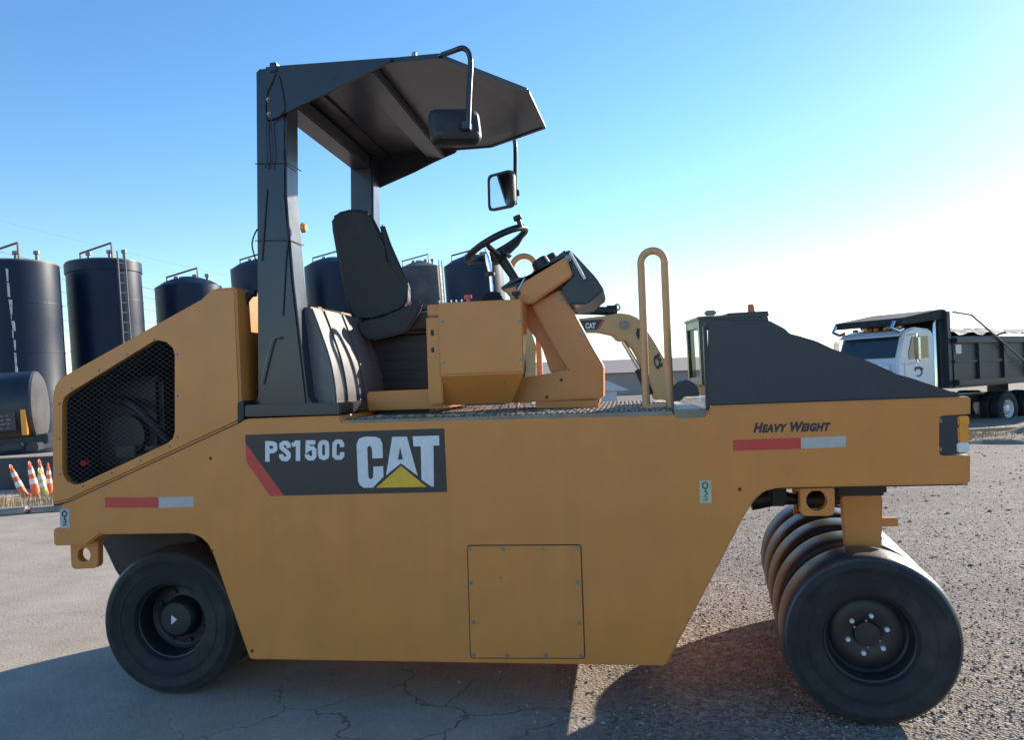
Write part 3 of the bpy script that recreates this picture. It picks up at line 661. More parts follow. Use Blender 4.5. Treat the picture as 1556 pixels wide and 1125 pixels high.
a = s3(*zt(850, 505), ys0 - 0.07); part('buckle_button', MB().box((a.x - 0.014, a.y - 0.012, a.z - 0.008), (a.x + 0.014, a.y + 0.02, a.z + 0.012), 0.004), 'redlens', seat)
bolt(*sp(*zt(793, 630), ys0 - 0.09), ys0 - 0.09, seat, 1.3)
bs = [sp(*zt(*p), ys0) for p in [(665, 660), (1000, 650), (1000, 925), (700, 925)]]
sbm = MB().prism(bs, ys0 + 0.03, ys1 - 0.02, 0.012)
for k in range(6):
    z = bs[2][1] + (bs[0][1] - bs[2][1]) * (k + 0.5) / 6; sbm.box((bs[0][0] - 0.008, ys0 + 0.02, z - 0.012), (bs[1][0], ys1 - 0.01, z + 0.012), 0.008)
part('suspension_bellows', sbm, 'hose', seat, 40)
sxc = sum(p[0] for p in bs) / 4; rotm = Matrix.Translation((sxc, 1.24, 0)) @ Matrix.Rotation(R(13), 4, 'Z') @ Matrix.Translation((-sxc, -1.24, 0))
for o in [seat] + [c for c in seat.children if c.name.split('.')[0] in ('backrest_cushion', 'seat_cushion', 'armrest')]: o.data.transform(rotm)
a, b = sp(*zt(655, 925), 0.45), sp(*zt(935, 1005), 0.45)
part('seat_slide_frame', MB().box((a[0], 0.42, b[1]), (b[0] + 0.1, 1.55, a[1]), 0.008), 'yellow', roller)
part('slide_foot', MB().box((a[0] + 0.05, 0.5, dz0 + 0.007), (b[0], 1.15, b[1]), 0.004), 'frame', roller)

# side console
zo = zoom(600, 300, 3.126); yc0 = 0.34
P = lambda x, y, Y=yc0: s3(*zo(x, y), Y)
top_l, top_r = P(147, 505), P(602, 490); fold_l, fold_r = P(200, 842), P(610, 836); bot_l, bot_r = P(180, 985, 0.44), P(548, 984, 0.44)
zt_, zf, zb = top_l.z, (fold_l.z + fold_r.z) / 2, (bot_l.z + bot_r.z) / 2; xl, xrr = P(205, 600).x, P(606, 600).x
cm = MB().poly([(xl, yc0, zt_), (xl, yc0, zf), (xl - 0.01, yc0 + 0.10, zb), (xl - 0.01, yc0 + 0.30, zb), (xl, yc0 + 0.30, zt_)], (xrr - xl, 0, 0), 0.006)
for v in cm.bm.verts:
    if v.co.z < zb + 0.02 and v.co.x > xrr - 0.1: v.co.x -= 0.07
console = part('side_console', cm, 'yellow', roller, 30)
xa = P(145, 600).x
part('console_flange', MB().box((xa, yc0 + 0.012, zb + 0.01), (xl + 0.01, yc0 + 0.29, P(147, 570).z), 0.006), 'yellow', roller, 30)
part('console_flange', MB().box((xa + 0.006, yc0 + 0.02, P(147, 564).z), (xl + 0.01, yc0 + 0.28, zt_ - 0.004), 0.006), 'yellow', roller, 30)
for p in ((222, 590), (228, 783), (597, 773), (590, 586)): bolt(P(*p).x, P(*p).z, yc0 + 0.001, console, 0.85)
for p, t in (((178, 640), 0.02), ((180, 722), 0.016)):
    a = P(*p, yc0 + 0.012); part('keyhole_slot', MB().box((a.x - 0.008, yc0 + 0.0085, a.z - t), (a.x + 0.008, yc0 + 0.02, a.z + t * 0.6), 0.002), 'frame', roller)
# switches and levers on the console
def knob(x, y, r, h, mt, Y=yc0 + 0.1, top=None):
    a = P(x, y, Y); b = MB(); b.lathe([(0, r * 0.45), (h * 0.55, r * 0.45), (h * 0.6, r), (h, r * 0.95), (h * 1.05, 0)], 16, 'Z', (a.x, Y, zt_)); return part('switch_knob', b, mt, console, 40)
knob(347, 470, 0.022, 0.045, 'redlens'); knob(577, 470, 0.024, 0.045, 'vinyl', yc0 + 0.05)
for x in (212, 268, 292, 318): knob(x, 480, 0.006, 0.018, 'chrome', yc0 + 0.06)
a = P(460, 480, yc0 + 0.12); mb = MB(); mb.lathe([(k * 0.008, 0.075 - abs(k % 2) * 0.008 - k * 0.004) for k in range(8)] + [(0.06, 0)], 24, 'Z', (a.x, a.y, zt_)); part('lever_boot', mb, 'vinyl', console, 40)
lv_ = [P(*p, yc0 + 0.12) for p in ((462, 450), (455, 370), (445, 310), (436, 265))]
part('control_lever', MB().tube(lv_, [0.010, 0.010, 0.016, 0.012], 10), 'chrome', console, 40)
a = P(452, 365, yc0 + 0.12); part('lever_knob', MB().lathe([(-0.012, 0.01), (-0.008, 0.028), (0.008, 0.028), (0.014, 0.01)], 16, 'Z', a), 'vinyl', console, 40)
a = P(428, 262, yc0 + 0.12); part('lever_grip', MB().box((a.x - 0.03, a.y - 0.012, a.z - 0.012), (a.x + 0.015, a.y + 0.012, a.z + 0.004), 0.004), 'galv', console)

# steering column and instrument head
yk0, yk1 = 0.60, 0.98
K = lambda lst, Y=yk0: [sp(*zo(*p), Y) for p in lst]
colm = part('steering_column', MB().prism(K([(648, 512), (785, 436), (835, 520), (938, 712), (990, 800), (990, 955), (560, 978), (600, 858), (725, 838), (822, 818), (770, 735), (690, 590)]), yk0, yk1, 0.008), 'yellow', roller, 30)
part('column_brace', MB().prism(K([(604, 510), (650, 512), (695, 590), (775, 735), (822, 820), (735, 835), (690, 705), (606, 590)], yk0 + 0.02), yk0 + 0.08, yk1 - 0.02, 0.006), 'yellow', roller, 30)
part('column_base', MB().prism(K([(665, 972), (975, 962), (962, 998), (668, 1004)]), yk0 + 0.015, yk1 - 0.01, 0.004), 'yellow', roller, 30)
for p in ((785, 483), (886, 650)): bolt(*K([p])[0], yk0, colm, 1.1)
for p in ((790, 868), (722, 950)):
    x, z = K([p])[0]; part('drilled_hole', MB().lathe([(-0.001, 0), (-0.001, 0.009), (0.002, 0.009)], 12, origin=(x, yk0, z)), 'hose', colm)
yh0, yh1 = 0.52, 1.06
head = part('instrument_head', MB().prism(K([(512, 436), (580, 422), (815, 280), (845, 372), (645, 508), (598, 500), (560, 490)], yh0), yh0, yh1, 0.008), 'yellow', roller, 30)
part('instrument_panel', MB().prism(K([(492, 432), (560, 382), (640, 372), (812, 242), (826, 262), (812, 283), (582, 425), (515, 438)], yh0), yh0 + 0.012, yh1 - 0.012, 0.010, 2), 'plastic', roller, 40)
vis = part('panel_visor', MB().prism(K([(812, 243), (828, 248), (845, 260), (955, 378), (995, 440), (915, 507), (832, 511), (785, 440), (846, 370)], yh0 + 0.02), yh0 + 0.03, yh1 + 0.08, 0.012, 2), 'plastic', roller, 40)
for p in ((690, 300), (725, 272), (660, 335)): 
    a = s3(*zo(*p), yh0 + 0.2); part('gauge_pod', MB().lathe([(-0.06, 0.05), (0.012, 0.05), (0.02, 0.04), (0.02, 0)], 20, 'Z', (0, 0, 0), Matrix.Translation(a + Vector((0, random.uniform(0, 0.2), -0.01))) @ Matrix.Rotation(R(-32), 4, 'Y')), 'vinyl', vis, 40)
bt = MB(); a, b = s3(*zo(832, 262), yh0), s3(*zo(903, 388), yh0); bt.tube([a, b], 0.008, 8); part('visor_rod', bt, 'clear', vis, 40)
bolt(*K([(823, 290)], yh0)[0], yh0 - 0.001, head, 1.5)
part('ignition_key', MB().tube([s3(*zo(620, 375), yh0 + 0.02), s3(*zo(582, 440), yh0 - 0.005)], [0.006, 0.013], 8), 'chrome', head, 40)
# steering wheel
ysw = 0.80
c0, c1 = s3(*zo(350, 300), ysw), s3(*zo(618, 148), ysw); sc_ = (c0 + c1) / 2
ax = (c1 - c0).normalized(); nrm = Vector((-ax.z, 0, ax.x)); rad = (c1 - c0).length / 2
ring = [sc_ + (ax * math.cos(q) + Vector((0, 1, 0)) * math.sin(q)) * rad for q in np.linspace(0, 2 * math.pi, 49)[:-1]]
sw = part('steering_wheel', MB().tube(ring, 0.020, 10, closed=True), 'vinyl', roller, 60)
hub = s3(*zo(505, 285), ysw); spk = MB()
for q in (0.3, 2.4, 4.5): spk.tube([hub, hub * 0.4 + (sc_ + (ax * math.cos(q) + Vector((0, 1, 0)) * math.sin(q)) * rad) * 0.6 - nrm * 0.015, sc_ + (ax * math.cos(q) + Vector((0, 1, 0)) * math.sin(q)) * rad], [0.022, 0.017, 0.013], 8)
spk.tube([hub + nrm * 0.03, hub - nrm * 0.02], [0.035, 0.06], 16); part('wheel_spokes', spk, 'vinyl', sw, 50)
part('steering_shaft', MB().tube([hub, s3(*zo(578, 395), ysw)], [0.032, 0.026], 12), 'vinyl', sw, 50)
a = s3(*zo(598, 140), ysw - 0.12); b = s3(*zo(580, 88), ysw - 0.12); part('spinner_knob', MB().tube([a, a * 0.4 + b * 0.6, a * 0.35 + b * 0.65, b], [0.012, 0.014, 0.026, 0.024], 12), 'vinyl', sw, 50)

# handrails
def rail(pts, Y, r=0.020):
    return part('handrail', MB().tube(pts, r, 12), 'yellow_rail', roller, 60)
yr = 0.30
q0, q1, qt = s3(980, 560, yr), s3(1016, 560, yr), s3(995, 381, yr)
rr_ = (q1.x - q0.x) / 2; xm = (q0.x + q1.x) / 2; zc_ = qt.z - rr_
bend = [Vector((xm - rr_ * math.cos(t), yr, zc_ + rr_ * math.sin(t))) for t in np.linspace(0, math.pi, 15)]
rail([Vector((q0.x, yr, dz0))] + bend + [Vector((q1.x, yr, dz0))], yr)
part('rail_base', MB().box((q0.x - 0.01, yr - 0.025, dz0 + 0.006), (q0.x + 0.10, yr + 0.06, dz0 + 0.03), 0.006), 'yellow_rail', roller)
yr = 1.45
q0, q1, qt = s3(783, 560, yr), s3(820, 560, yr), s3(800, 389, yr)
rr_ = (q1.x - q0.x) / 2; xm = (q0.x + q1.x) / 2; zc_ = qt.z - rr_
rail([Vector((q0.x, yr, dz0))] + [Vector((xm - rr_ * math.cos(t), yr, zc_ + rr_ * math.sin(t))) for t in np.linspace(0, math.pi, 15)] + [Vector((q1.x, yr, dz0))], yr)

# wheels
RW = 0.385
sidep = [(-0.080, 0.196), (-0.094, 0.205), (-0.103, 0.235), (-0.1055, 0.268), (-0.1085, 0.271), (-0.1085, 0.276), (-0.106, 0.279), (-0.107, 0.325), (-0.1095, 0.328), (-0.1095, 0.333), (-0.107, 0.336), (-0.105, 0.352), (-0.102, 0.359)]
tyre_side = MB().lathe(sidep, 72).lathe([(-a, r) for a, r in sidep[::-1]], 72).lathe([(-0.08, 0.196), (0.08, 0.196)], 72).mesh('tyre', M['rubber'], 40)
tyre_tread = MB().lathe([(-0.102, 0.359), (-0.098, 0.367), (-0.088, 0.375), (-0.070, 0.381), (-0.03, RW), (0.03, RW), (0.070, 0.381), (0.088, 0.375), (0.098, 0.367), (0.102, 0.359)], 72).mesh('tread', M['tread'], 60)
def rimprof(s): return [(s * -0.084, 0.196), (s * -0.090, 0.200), (s * -0.094, 0.198), (s * -0.090, 0.188), (s * -0.070, 0.180), (s * -0.02, 0.176), (s * -0.010, 0.165), (s * -0.020, 0.150), (s * -0.024, 0.10), (s * -0.012, 0.06), (s * -0.030, 0.055), (s * -0.034, 0.0)]
rim_front = MB().lathe(rimprof(1), 56).lathe(rimprof(-1), 56).mesh('wheel', M['rim'], 35)
rim_rear_mb = MB().lathe([(-0.084, 0.196), (-0.090, 0.200), (-0.094, 0.198), (-0.090, 0.188), (-0.07, 0.180), (0.01, 0.176), (0.02, 0.16), (0.016, 0.11), (-0.02, 0.105), (-0.045, 0.10), (-0.060, 0.085), (-0.064, 0)], 56).lathe(rimprof(-1), 56)
rim_rear = rim_rear_mb.mesh('wheel', M['rim'], 35)
def wheel(x, y, rz, me, spin, bolts, br, mt, by, first):
    w = link('wheel', me, roller, (x, y, RW), (0, spin, rz))
    for o_ in (link('tyre', tyre_side, w), link('tread', tyre_tread, w)): o_.scale = (1, 1.28, 1)
    if first:
        for k in range(bolts):
            q = 2 * math.pi * k / bolts + 0.3
            o = link('wheel_nut', nutm[mt], w, (br * math.cos(q), by, br * math.sin(q)))
            if bolts == 6 and k in (1, 2, 4, 5): 
                q2 = q + 0.25; link('stud', studm, w, (0.06 * math.cos(q2), by + 0.006, 0.06 * math.sin(q2)))
    return w
nutm = {k: MB().lathe([(0.004, 0.0125), (-0.012, 0.012), (-0.016, 0.009), (-0.016, 0)], 6).mesh('wheel_nut', M[k]) for k in ('bolt', 'rim', 'dwhite')}
studm = MB().lathe([(0.004, 0.006), (-0.008, 0.006), (-0.009, 0)], 8).mesh('stud', M['bolt'])
STEER = R(-6.4); PIV = (1.745, W / 2)
for k in range(5):
    dy = -0.76 + 0.38 * k
    wheel(PIV[0] - dy * math.sin(STEER), PIV[1] + dy * math.cos(STEER), STEER, rim_front, 0.35 * k, 6, 0.088, 'dwhite', -0.022, k == 0)
xrw = sp(264, 950, 0.22)[0]
for k in range(4):
    w = wheel(xrw, 0.30 + 0.38 * k, 0, rim_rear, 0.5 * k, 8, 0.137, 'rim', 0.016, k == 0)
    if k == 0:
        part('hub_mark', MB().prism([(-0.022, 0.022), (0.012, 0.0), (-0.022, -0.028)], -0.0665, -0.063), 'dwhite', w)
# axles and forks under the body
fk = S([(1277, 756), (1283, 750), (1335, 749), (1341, 756), (1340, 842), (1330, 1000), (1295, 1000), (1284, 842)], 0.28)
part('front_fork', MB().prism(fk, 0.275, 0.305, 0.006), 'yellow', roller, 30)
part('front_fork', MB().prism(fk, W - 0.305, W - 0.275, 0.006), 'yellow', roller, 30)
fx0, fx1 = sp(1268, 745, 0.25)[0], sp(1348, 745, 0.25)[0]; fz0, fz1 = sp(1300, 752, 0.3)[1], sp(1300, 741, 0)[1]
part('front_fork_beam', MB().box((fx0, 0.31, fz0 - 0.03), (fx1 - 0.02, W - 0.31, fz1 + 0.02), 0.02).box((fx0, 0.24, fz0), (fx1, 0.40, fz1 + 0.02), 0.015), 'frame', roller, 30)
part('front_axle', MB().cyl((PIV[0] - 0.78 * math.sin(-STEER), 0.12, RW), (PIV[0] + 0.78 * math.sin(-STEER), W - 0.12, RW), 0.035, 14), 'frame', roller, 40)
a, b = sp(1338, 800, 0.3), sp(1363, 787, 0.3); part('fork_bracket', MB().box((a[0], 0.285, a[1]), (b[0], 0.33, b[1]), 0.004), 'yellow', roller)
hd = MB(); p = [s3(x, y, 0.62) for x, y in ((1140, 762), (1175, 755), (1215, 760), (1290, 762))]
hd.tube(p, [0.05, 0.05, 0.022, 0.022], 12); hd.box((p[1].x - 0.03, 0.56, p[1].z - 0.045), (p[1].x + 0.06, 0.68, p[1].z + 0.07), 0.015); hd.tube([p[2] + Vector((-0.02, 0, 0)), p[2] + Vector((0.12, 0, 0))], 0.045, 12)
part('steering_cylinder', hd, 'hose', roller, 40)
def eye(lst, ctr, r, Y, name='tow_eye'):
    o = rounded(S(lst, Y), 0.03, 4); c = sp(*ctr, Y)
    circ = [(c[0] + r * math.cos(q), c[1] + r * math.sin(q)) for q in np.linspace(0, 2 * math.pi, 25)[:-1]]
    for y in (Y, W - Y - 0.045): part(name, cut(MB().prism(o, y, y + 0.045, 0.003, 1), MB().prism(circ, y - 0.1, y + 0.15)), 'yellow', roller, 30)
eye([(106, 822), (149, 812), (149, 864), (108, 866)], (127.5, 844), 0.038, 0.09)
eye([(1215, 735), (1268, 735), (1269, 785), (1217, 785)], (1241, 761), 0.047, 0.05)
rz0 = sp(200, 812, 0.5)[1]
ry = S([(148, 800), (300, 800), (318, 845), (262, 850), (250, 842), (240, 862), (192, 880), (182, 868), (168, 838)], 0.5)
for y_ in (0.46, W - 0.54): part('rear_axle_frame', MB().prism(ry, y_, y_ + 0.08, 0.01), 'frame', roller, 30)
part('rear_axle', MB().cyl((xrw, 0.27, RW), (xrw, W - 0.27, RW), 0.05, 16).box((xrw - 0.12, 0.86, RW - 0.1), (xrw + 0.14, 0.90, rz0 + 0.05), 0.02), 'frame', roller, 40)

# ------------------------------------------------------------------ storage tanks behind (the yard falls away: they stand a touch out of square)
TILT = R(-2.6)
def tank(lft, rgt, top, d, mt, roofk, label, seam_py=None, rail_px=None, ladder=None, rim=False, splash=False):
    cx_ = (lft + rgt) / 2; c = at(cx_, top, d); r = (rgt - lft) / 2 * d / FPX * math.cos(math.atan((cx_ - CX) / FPX)); h = c.z
    t = thing('storage_tank', label, 'storage tank', (c.x + math.tan(-TILT) * h, c.y, -0.03), (0, TILT, 0), 'storage tanks in a row')
    prof = [(0, 0), (0, r), (h, r)]
    mb = MB().lathe([(0, r), (h * 0.33, r), (h * 0.335, r * 0.997), (h * 0.66, r * 0.997), (h * 0.665, r), (h, r)], 56, 'Z')
    sh = part('tank_shell', mb, mt, t, 30)
    if roofk == 'flat': part('tank_roof', MB().lathe([(h - 0.01, r * 1.0), (h + 0.05, r * 0.99), (h + 0.12, 0)], 56, 'Z'), 'tankroof', t, 30)
    elif roofk == 'dome': part('tank_roof', MB().lathe([(h - 0.01, r), (h + 0.20, r * 0.72), (h + 0.36, r * 0.35), (h + 0.40, 0)], 56, 'Z'), mt, t, 40)
    else: part('tank_roof', MB().lathe([(h - 0.01, r * 1.01), (h + 0.42, r * 0.12), (h + 0.42, 0)], 56, 'Z'), 'tankroof', t, 30)
    if rim: part('tank_rim', MB().lathe([(h - 0.32, r), (h - 0.32, r + 0.035), (h, r + 0.035), (h, r)], 56, 'Z'), mt, t, 30)
    for k in (0.24, 0.52, 0.78): part('weld_band', MB().lathe([(h * k, r), (h * k, r + 0.008), (h * k + 0.05, r + 0.008), (h * k + 0.05, r)], 56, 'Z'), mt, t)
    pr = MB(); rh = 0.62
    pth = [(-r * 0.72, 0, h), (-r * 0.72, 0, h + rh * 0.75), (r * 0.5, -r * 0.3, h + rh), (r * 0.5, -r * 0.3, h)]
    pr.tube(pth, 0.035, 6); part('roof_pipe', pr, 'rustpipe', t)
    for k, (qx, qy) in enumerate(((-0.1, -0.5), (0.35, -0.2), (0.55, 0.2))):
        part('roof_vent', MB().lathe([(0, 0.05), (0.22 + 0.06 * k, 0.05), (0.22 + 0.06 * k, 0.09), (0.32 + 0.06 * k, 0.09), (0.32 + 0.06 * k, 0)], 10, 'Z', (qx * r, qy * r, h + 0.03)), 'galv', t, 40)
    if ladder is not None:
        ld = MB(); a = ladder
        for o in (-0.12, 0.12): ld.tube([((r + 0.10) * math.sin(a) + o * math.cos(a), -(r + 0.10) * math.cos(a) + o * math.sin(a), z) for z in (0.3, h + 0.25)], 0.025, 6)
        for k in range(int(h / 0.32)):
            z = 0.4 + k * 0.32; ld.tube([((r + 0.10) * math.sin(a) + o * math.cos(a), -(r + 0.10) * math.cos(a) + o * math.sin(a), z) for o in (-0.12, 0.12)], 0.014, 5)
        part('ladder', ld, 'galv', t)
    if splash:                                             # dried product run on the shell
        sm = MB(); a0 = 0.66
        z = h - 0.25
        while z > h * 0.42:
            l_ = random.uniform(0.15, 0.5); w_ = random.uniform(0.015, 0.06) * (0.5 + 0.9 * (z / h) ** 3); a = a0 + 0.10 * (1 - z / h) + random.uniform(-0.015, 0.015)
            sm.poly([((r + 0.012) * math.sin(a + s), -(r + 0.012) * math.cos(a + s), zz) for s, zz in ((-w_ / r, z), (w_ / r * 0.8, z - 0.02), (w_ / r * random.uniform(0.2, 1), z - l_), (-w_ / r * random.uniform(0.1, 0.9), z - l_ * 0.95))], (0, -0.004, 0))
            z -= l_ * random.uniform(0.85, 1.2)
        part('product_run', sm, 'splash', t)
    return t
tank(-66, 93, 405, 24, 'tank', 'flat', 'wide black storage tank streaked with white residue above the tanker trailer', splash=True)
tank(99, 215, 401, 26.4, 'tank', 'flat', 'tall black storage tank with a raised rim band and side ladder', ladder=1.05, rim=True)
tank(235, 338, 436, 29, 'tank', 'dome', 'black storage tank with a low domed top behind the roller hood')
tank(350, 440, 408, 32, 'tank', 'dome', 'dark storage tank half hidden behind the near canopy post')
tank(462, 548, 404, 35, 'tank', 'dome', 'dark storage tank showing just behind the back of the operator seat')
tank(601, 673, 408, 38.5, 'tanktan', 'cone', 'dusty storage tank with a pale conical roof between seat and steering wheel', ladder=1.2)
tank(674, 764, 402, 31, 'tank', 'dome', 'black storage tank with a sunlit side right behind the steering wheel')

# ------------------------------------------------------------------ power line beyond the tanks
def pole(px, d, top_py):
    a = at(px, top_py, d); t = thing('utility_pole', 'wooden utility pole with a short crossarm carrying the cables' if px < 0 else 'wooden utility pole with crossarm hidden behind the canopy post', 'utility pole', (a.x, a.y, 0))
    part('shaft', MB().tube([(0, 0, 0), (0, 0, a.z + 0.3)], [0.16, 0.10], 12), 'pole', t, 40)
    part('crossarm', MB().box((-0.7, -0.06, a.z - 0.2), (0.7, 0.06, a.z - 0.05), 0.01), 'pole', t)
    return t
pole(-70, 46, 300); pole(423, 62, 432)
lines = [((-70, 316), (425, 436)), ((-70, 364), (425, 482)), ((-70, 385), (425, 492)), ((-70, 407), (425, 508)), ((-70, 431), (425, 522)), ((-70, 455), (425, 538)), ((-70, 472), (425, 550))]
for i, (p, q) in enumerate(lines):
    a, b = at(*p, 46), at(*q, 62); pts = []
    for k in range(13):
        t = k / 12; v = a.lerp(b, t); v.z -= 0.35 * 4 * t * (1 - t) * 0.5; pts.append(v)
    o = part('power_cable', MB().tube(pts, 0.034 if i == 1 else (0.012 if i == 0 else 0.026), 5), 'wire', None)
    tag(o, ['thin topmost overhead cable crossing the open sky', 'thick bright overhead cable running just above the tank tops'][i] if i < 2 else 'pale overhead cable passing behind the black storage tanks', 'cable', 'overhead cables behind the tanks')

# ------------------------------------------------------------------ left edge: containment wall, kerb, tanker trailer, delineators
wa, wb = at(-260, 700, 13.6), at(300, 688, 14.6)
dirw = Vector((wb.x - wa.x, wb.y - wa.y, 0)).normalized(); Lw = (Vector((wb.x, wb.y, 0)) - Vector((wa.x, wa.y, 0))).length
t = part('containment_wall', MB().box((0, 0, 0), (Lw, 0.25, 0.55), 0.02), 'darkwall', None)
t.location = (wa.x, wa.y, 0); t.rotation_euler = (0, 0, math.atan2(dirw.y, dirw.x)); tag(t, 'low dark stained concrete wall behind the orange delineator cones', 'wall')
ka, kb = zp(-200, 800, 0.0), zp(260, 765, 0.0)
dk_ = (kb - ka); Lk = dk_.length; angk = math.atan2(dk_.y, dk_.x)
kerb = thing('kerb', 'rough pale concrete kerb at the edge of the yard below the cones', 'kerb', (ka.x, ka.y, 0), (0, 0, angk))
n = int(Lk / 0.42)
for k in range(n):
    x = k * Lk / n; s = random.uniform(0.9, 1.1)
    part('kerb_stone', MB().box((x + 0.01, random.uniform(-0.02, 0.02), -0.02), (x + Lk / n - 0.01, 0.22, 0.09 * s), 0.03, Matrix.Rotation(random.uniform(-0.006, 0.006), 4, 'Y'), 2), 'concrete', kerb, 40)
# soil strip and dry grass behind the kerb
sm = MB(); sm.box((0, 0.2, -0.02), (Lk, 1.6, 0.06), 0.02); so = structure('soil_strip', sm, 'mound'); so.location = (ka.x, ka.y, 0); so.rotation_euler = (0, 0, angk)
def grass(name, label, base_fn, n, h0, h1, w=0.006):
    V, Fc = [], []
    for i in range(n):
        p = base_fn(); h = random.uniform(h0, h1); a = random.uniform(0, 6.28); l = random.uniform(0.1, 0.55) * h
        dx, dy = math.cos(a), math.sin(a); k = len(V)
        V += [(p[0] - dy * w, p[1] + dx * w, p[2]), (p[0] + dy * w, p[1] - dx * w, p[2]), (p[0] + dx * l * 0.4 - dy * w * .7, p[1] + dy * l * 0.4 + dx * w * .7, p[2] + h * 0.6), (p[0] + dx * l * 0.4 + dy * w * .7, p[1] + dy * l * 0.4 - dx * w * .7, p[2] + h * 0.6), (p[0] + dx * l, p[1] + dy * l, p[2] + h)]
        Fc += [(k, k + 1, k + 3, k + 2), (k + 2, k + 3, k + 4)]
    me = bpy.data.meshes.new(name); me.from_pydata(V, [], Fc); me.materials.append(M['straw']); o = link(name, me); o['kind'] = 'stuff'; tag(o, label, 'grass'); return o
km = Matrix.Translation((ka.x, ka.y, 0)) @ Matrix.Rotation(angk, 4, 'Z')
def kb_fn():
    c = random.random() < 0.6
    return km @ Vector((random.choice([1.2, 2.0, 2.6, 3.1, 3.6, 4.0, 4.3]) + random.gauss(0, 0.15) if c else random.uniform(0, Lk), random.uniform(0.25, 1.2), 0.055))
grass('dry_grass', 'dry straw coloured grass growing behind the kerb', kb_fn, 900, 0.06, 0.24)

def delineator(px_b, py_b, px_t, py_t, d, body_mt, label, r0=0.06, base=True):
    b = at(px_b, py_b, d); t_ = at(px_t, py_t, d); b.z = 0.06
    ax_ = t_ - b; L = ax_.length; rot = ax_.to_track_quat('Z', 'Y').to_euler()
    o = thing('delineator_cone', label, 'traffic cone', b, rot, 'delineator cones leaning by the kerb')
    part('cone_body', MB().lathe([(-0.02, r0), (0.02, r0), (L * 0.86, r0 * 0.5), (L * 0.88, 0.012), (L * 0.88, 0)], 18, 'Z'), body_mt, o, 40)
    part('top_loop', MB().tube([(0.030 * math.cos(q), 0, L * 0.935 + 0.045 * math.sin(q)) for q in np.linspace(0, 6.283, 13)[:-1]], 0.011, 6, closed=True), body_mt, o, 40)
    for k0, k1 in ((0.30, 0.47), (0.62, 0.76)):
        rr = lambda k: r0 - (r0 * 0.5) * k / 0.86 + 0.003
        part('reflective_collar', MB().lathe([(L * k0, rr(k0)), (L * k1, rr(k1))], 18, 'Z'), 'collar', o, 40)
    if base: part('cone_base', MB().lathe([(-0.05, r0 * 1.5), (-0.02, r0 * 1.5), (0.0, r0 * 1.05)], 18, 'Z'), 'orange', o, 40)
delineator(37, 756, 15, 708, 12.6, 'orange', 'orange and white cone leaning hardest, apart from the others by the kerb', 0.062)
delineator(55, 752, 44, 703, 12.9, 'orange', 'orange cone with white collars standing against the lime cone', 0.07)
delineator(68, 753, 59, 714, 12.7, 'lime', 'lime and white cone in front of an orange cone by the kerb', 0.06, False)
delineator(68, 740, 59, 700, 13.25, 'orange', 'orange and white cone standing behind the lime cone', 0.055, False)
delineator(76, 747, 73, 706, 13.1, 'orange', 'orange cone mostly hidden behind the rear corner of the roller', 0.05)

# tanker trailer
ta = at(66, 640, 17.5)
tr = thing('tanker_trailer', 'black round-backed tanker trailer with a vertical amber reflector behind the cones', 'trailer', (ta.x, ta.y, 0), (0, TILT, R(27)))
hz, rT = 1.42, 0.78; Lt = 6.5
tsec = [(-Lt, 0)] + [(-Lt, rT), (-0.05, rT)]
part('tank_barrel', MB().lathe(tsec[:3], 48, 'X', (0, 0, hz)), 'dump', tr, 40)
part('tank_end', MB().lathe([(-0.05, rT), (0.0, rT * 0.98), (0.06, rT * 0.85), (0.10, rT * 0.5), (0.12, 0)], 48, 'X', (0, 0, hz)), 'darkwall', tr, 40)
part('amber_reflector', MB().box((-0.20, -rT - 0.03, hz - 0.58), (-0.10, -rT + 0.12, hz - 0.04), 0.008), 'amber', tr)
pp = MB()
for r_ in range(4):
    for c_ in range(9): pp.box((-1.35 + c_ * 0.11, -rT - 0.03, hz - 0.42 + r_ * 0.085), (-1.35 + c_ * 0.11 + random.uniform(0.05, 0.09), -rT - 0.022, hz - 0.385 + r_ * 0.085))
part('placard', MB().box((-1.45, -rT - 0.022, hz - 0.46), (-0.30, -rT + 0.08, hz - 0.06), 0.004), 'darkwall', tr); part('placard_print', pp, 'tarp', tr, kind='stuff')
part('chassis', MB().box((-Lt, -0.45, 0.62), (0.2, 0.45, 0.82), 0.02).box((-0.1, -1.0, 0.50), (0.12, 1.0, 0.66), 0.02).box((-1.6, -0.85, 0.55), (-0.2, -0.70, 0.68), 0.02), 'dump', tr)
twm = MB().lathe([(-0.14, 0.26), (-0.15, 0.30), (-0.14, 0.47), (-0.10, 0.5), (0.10, 0.5), (0.14, 0.47), (0.15, 0.30), (0.14, 0.26)], 32).lathe([(-0.12, 0.26), (-0.03, 0.24), (-0.03, 0.12), (-0.1, 0.1), (-0.1, 0)], 32).mesh('trailer_wheel', M['rubber'], 40)
for x in (-1.6, -2.8):
    for y in (-0.8, 0.8): link('trailer_wheel', twm, tr, (x, y, 0.5))

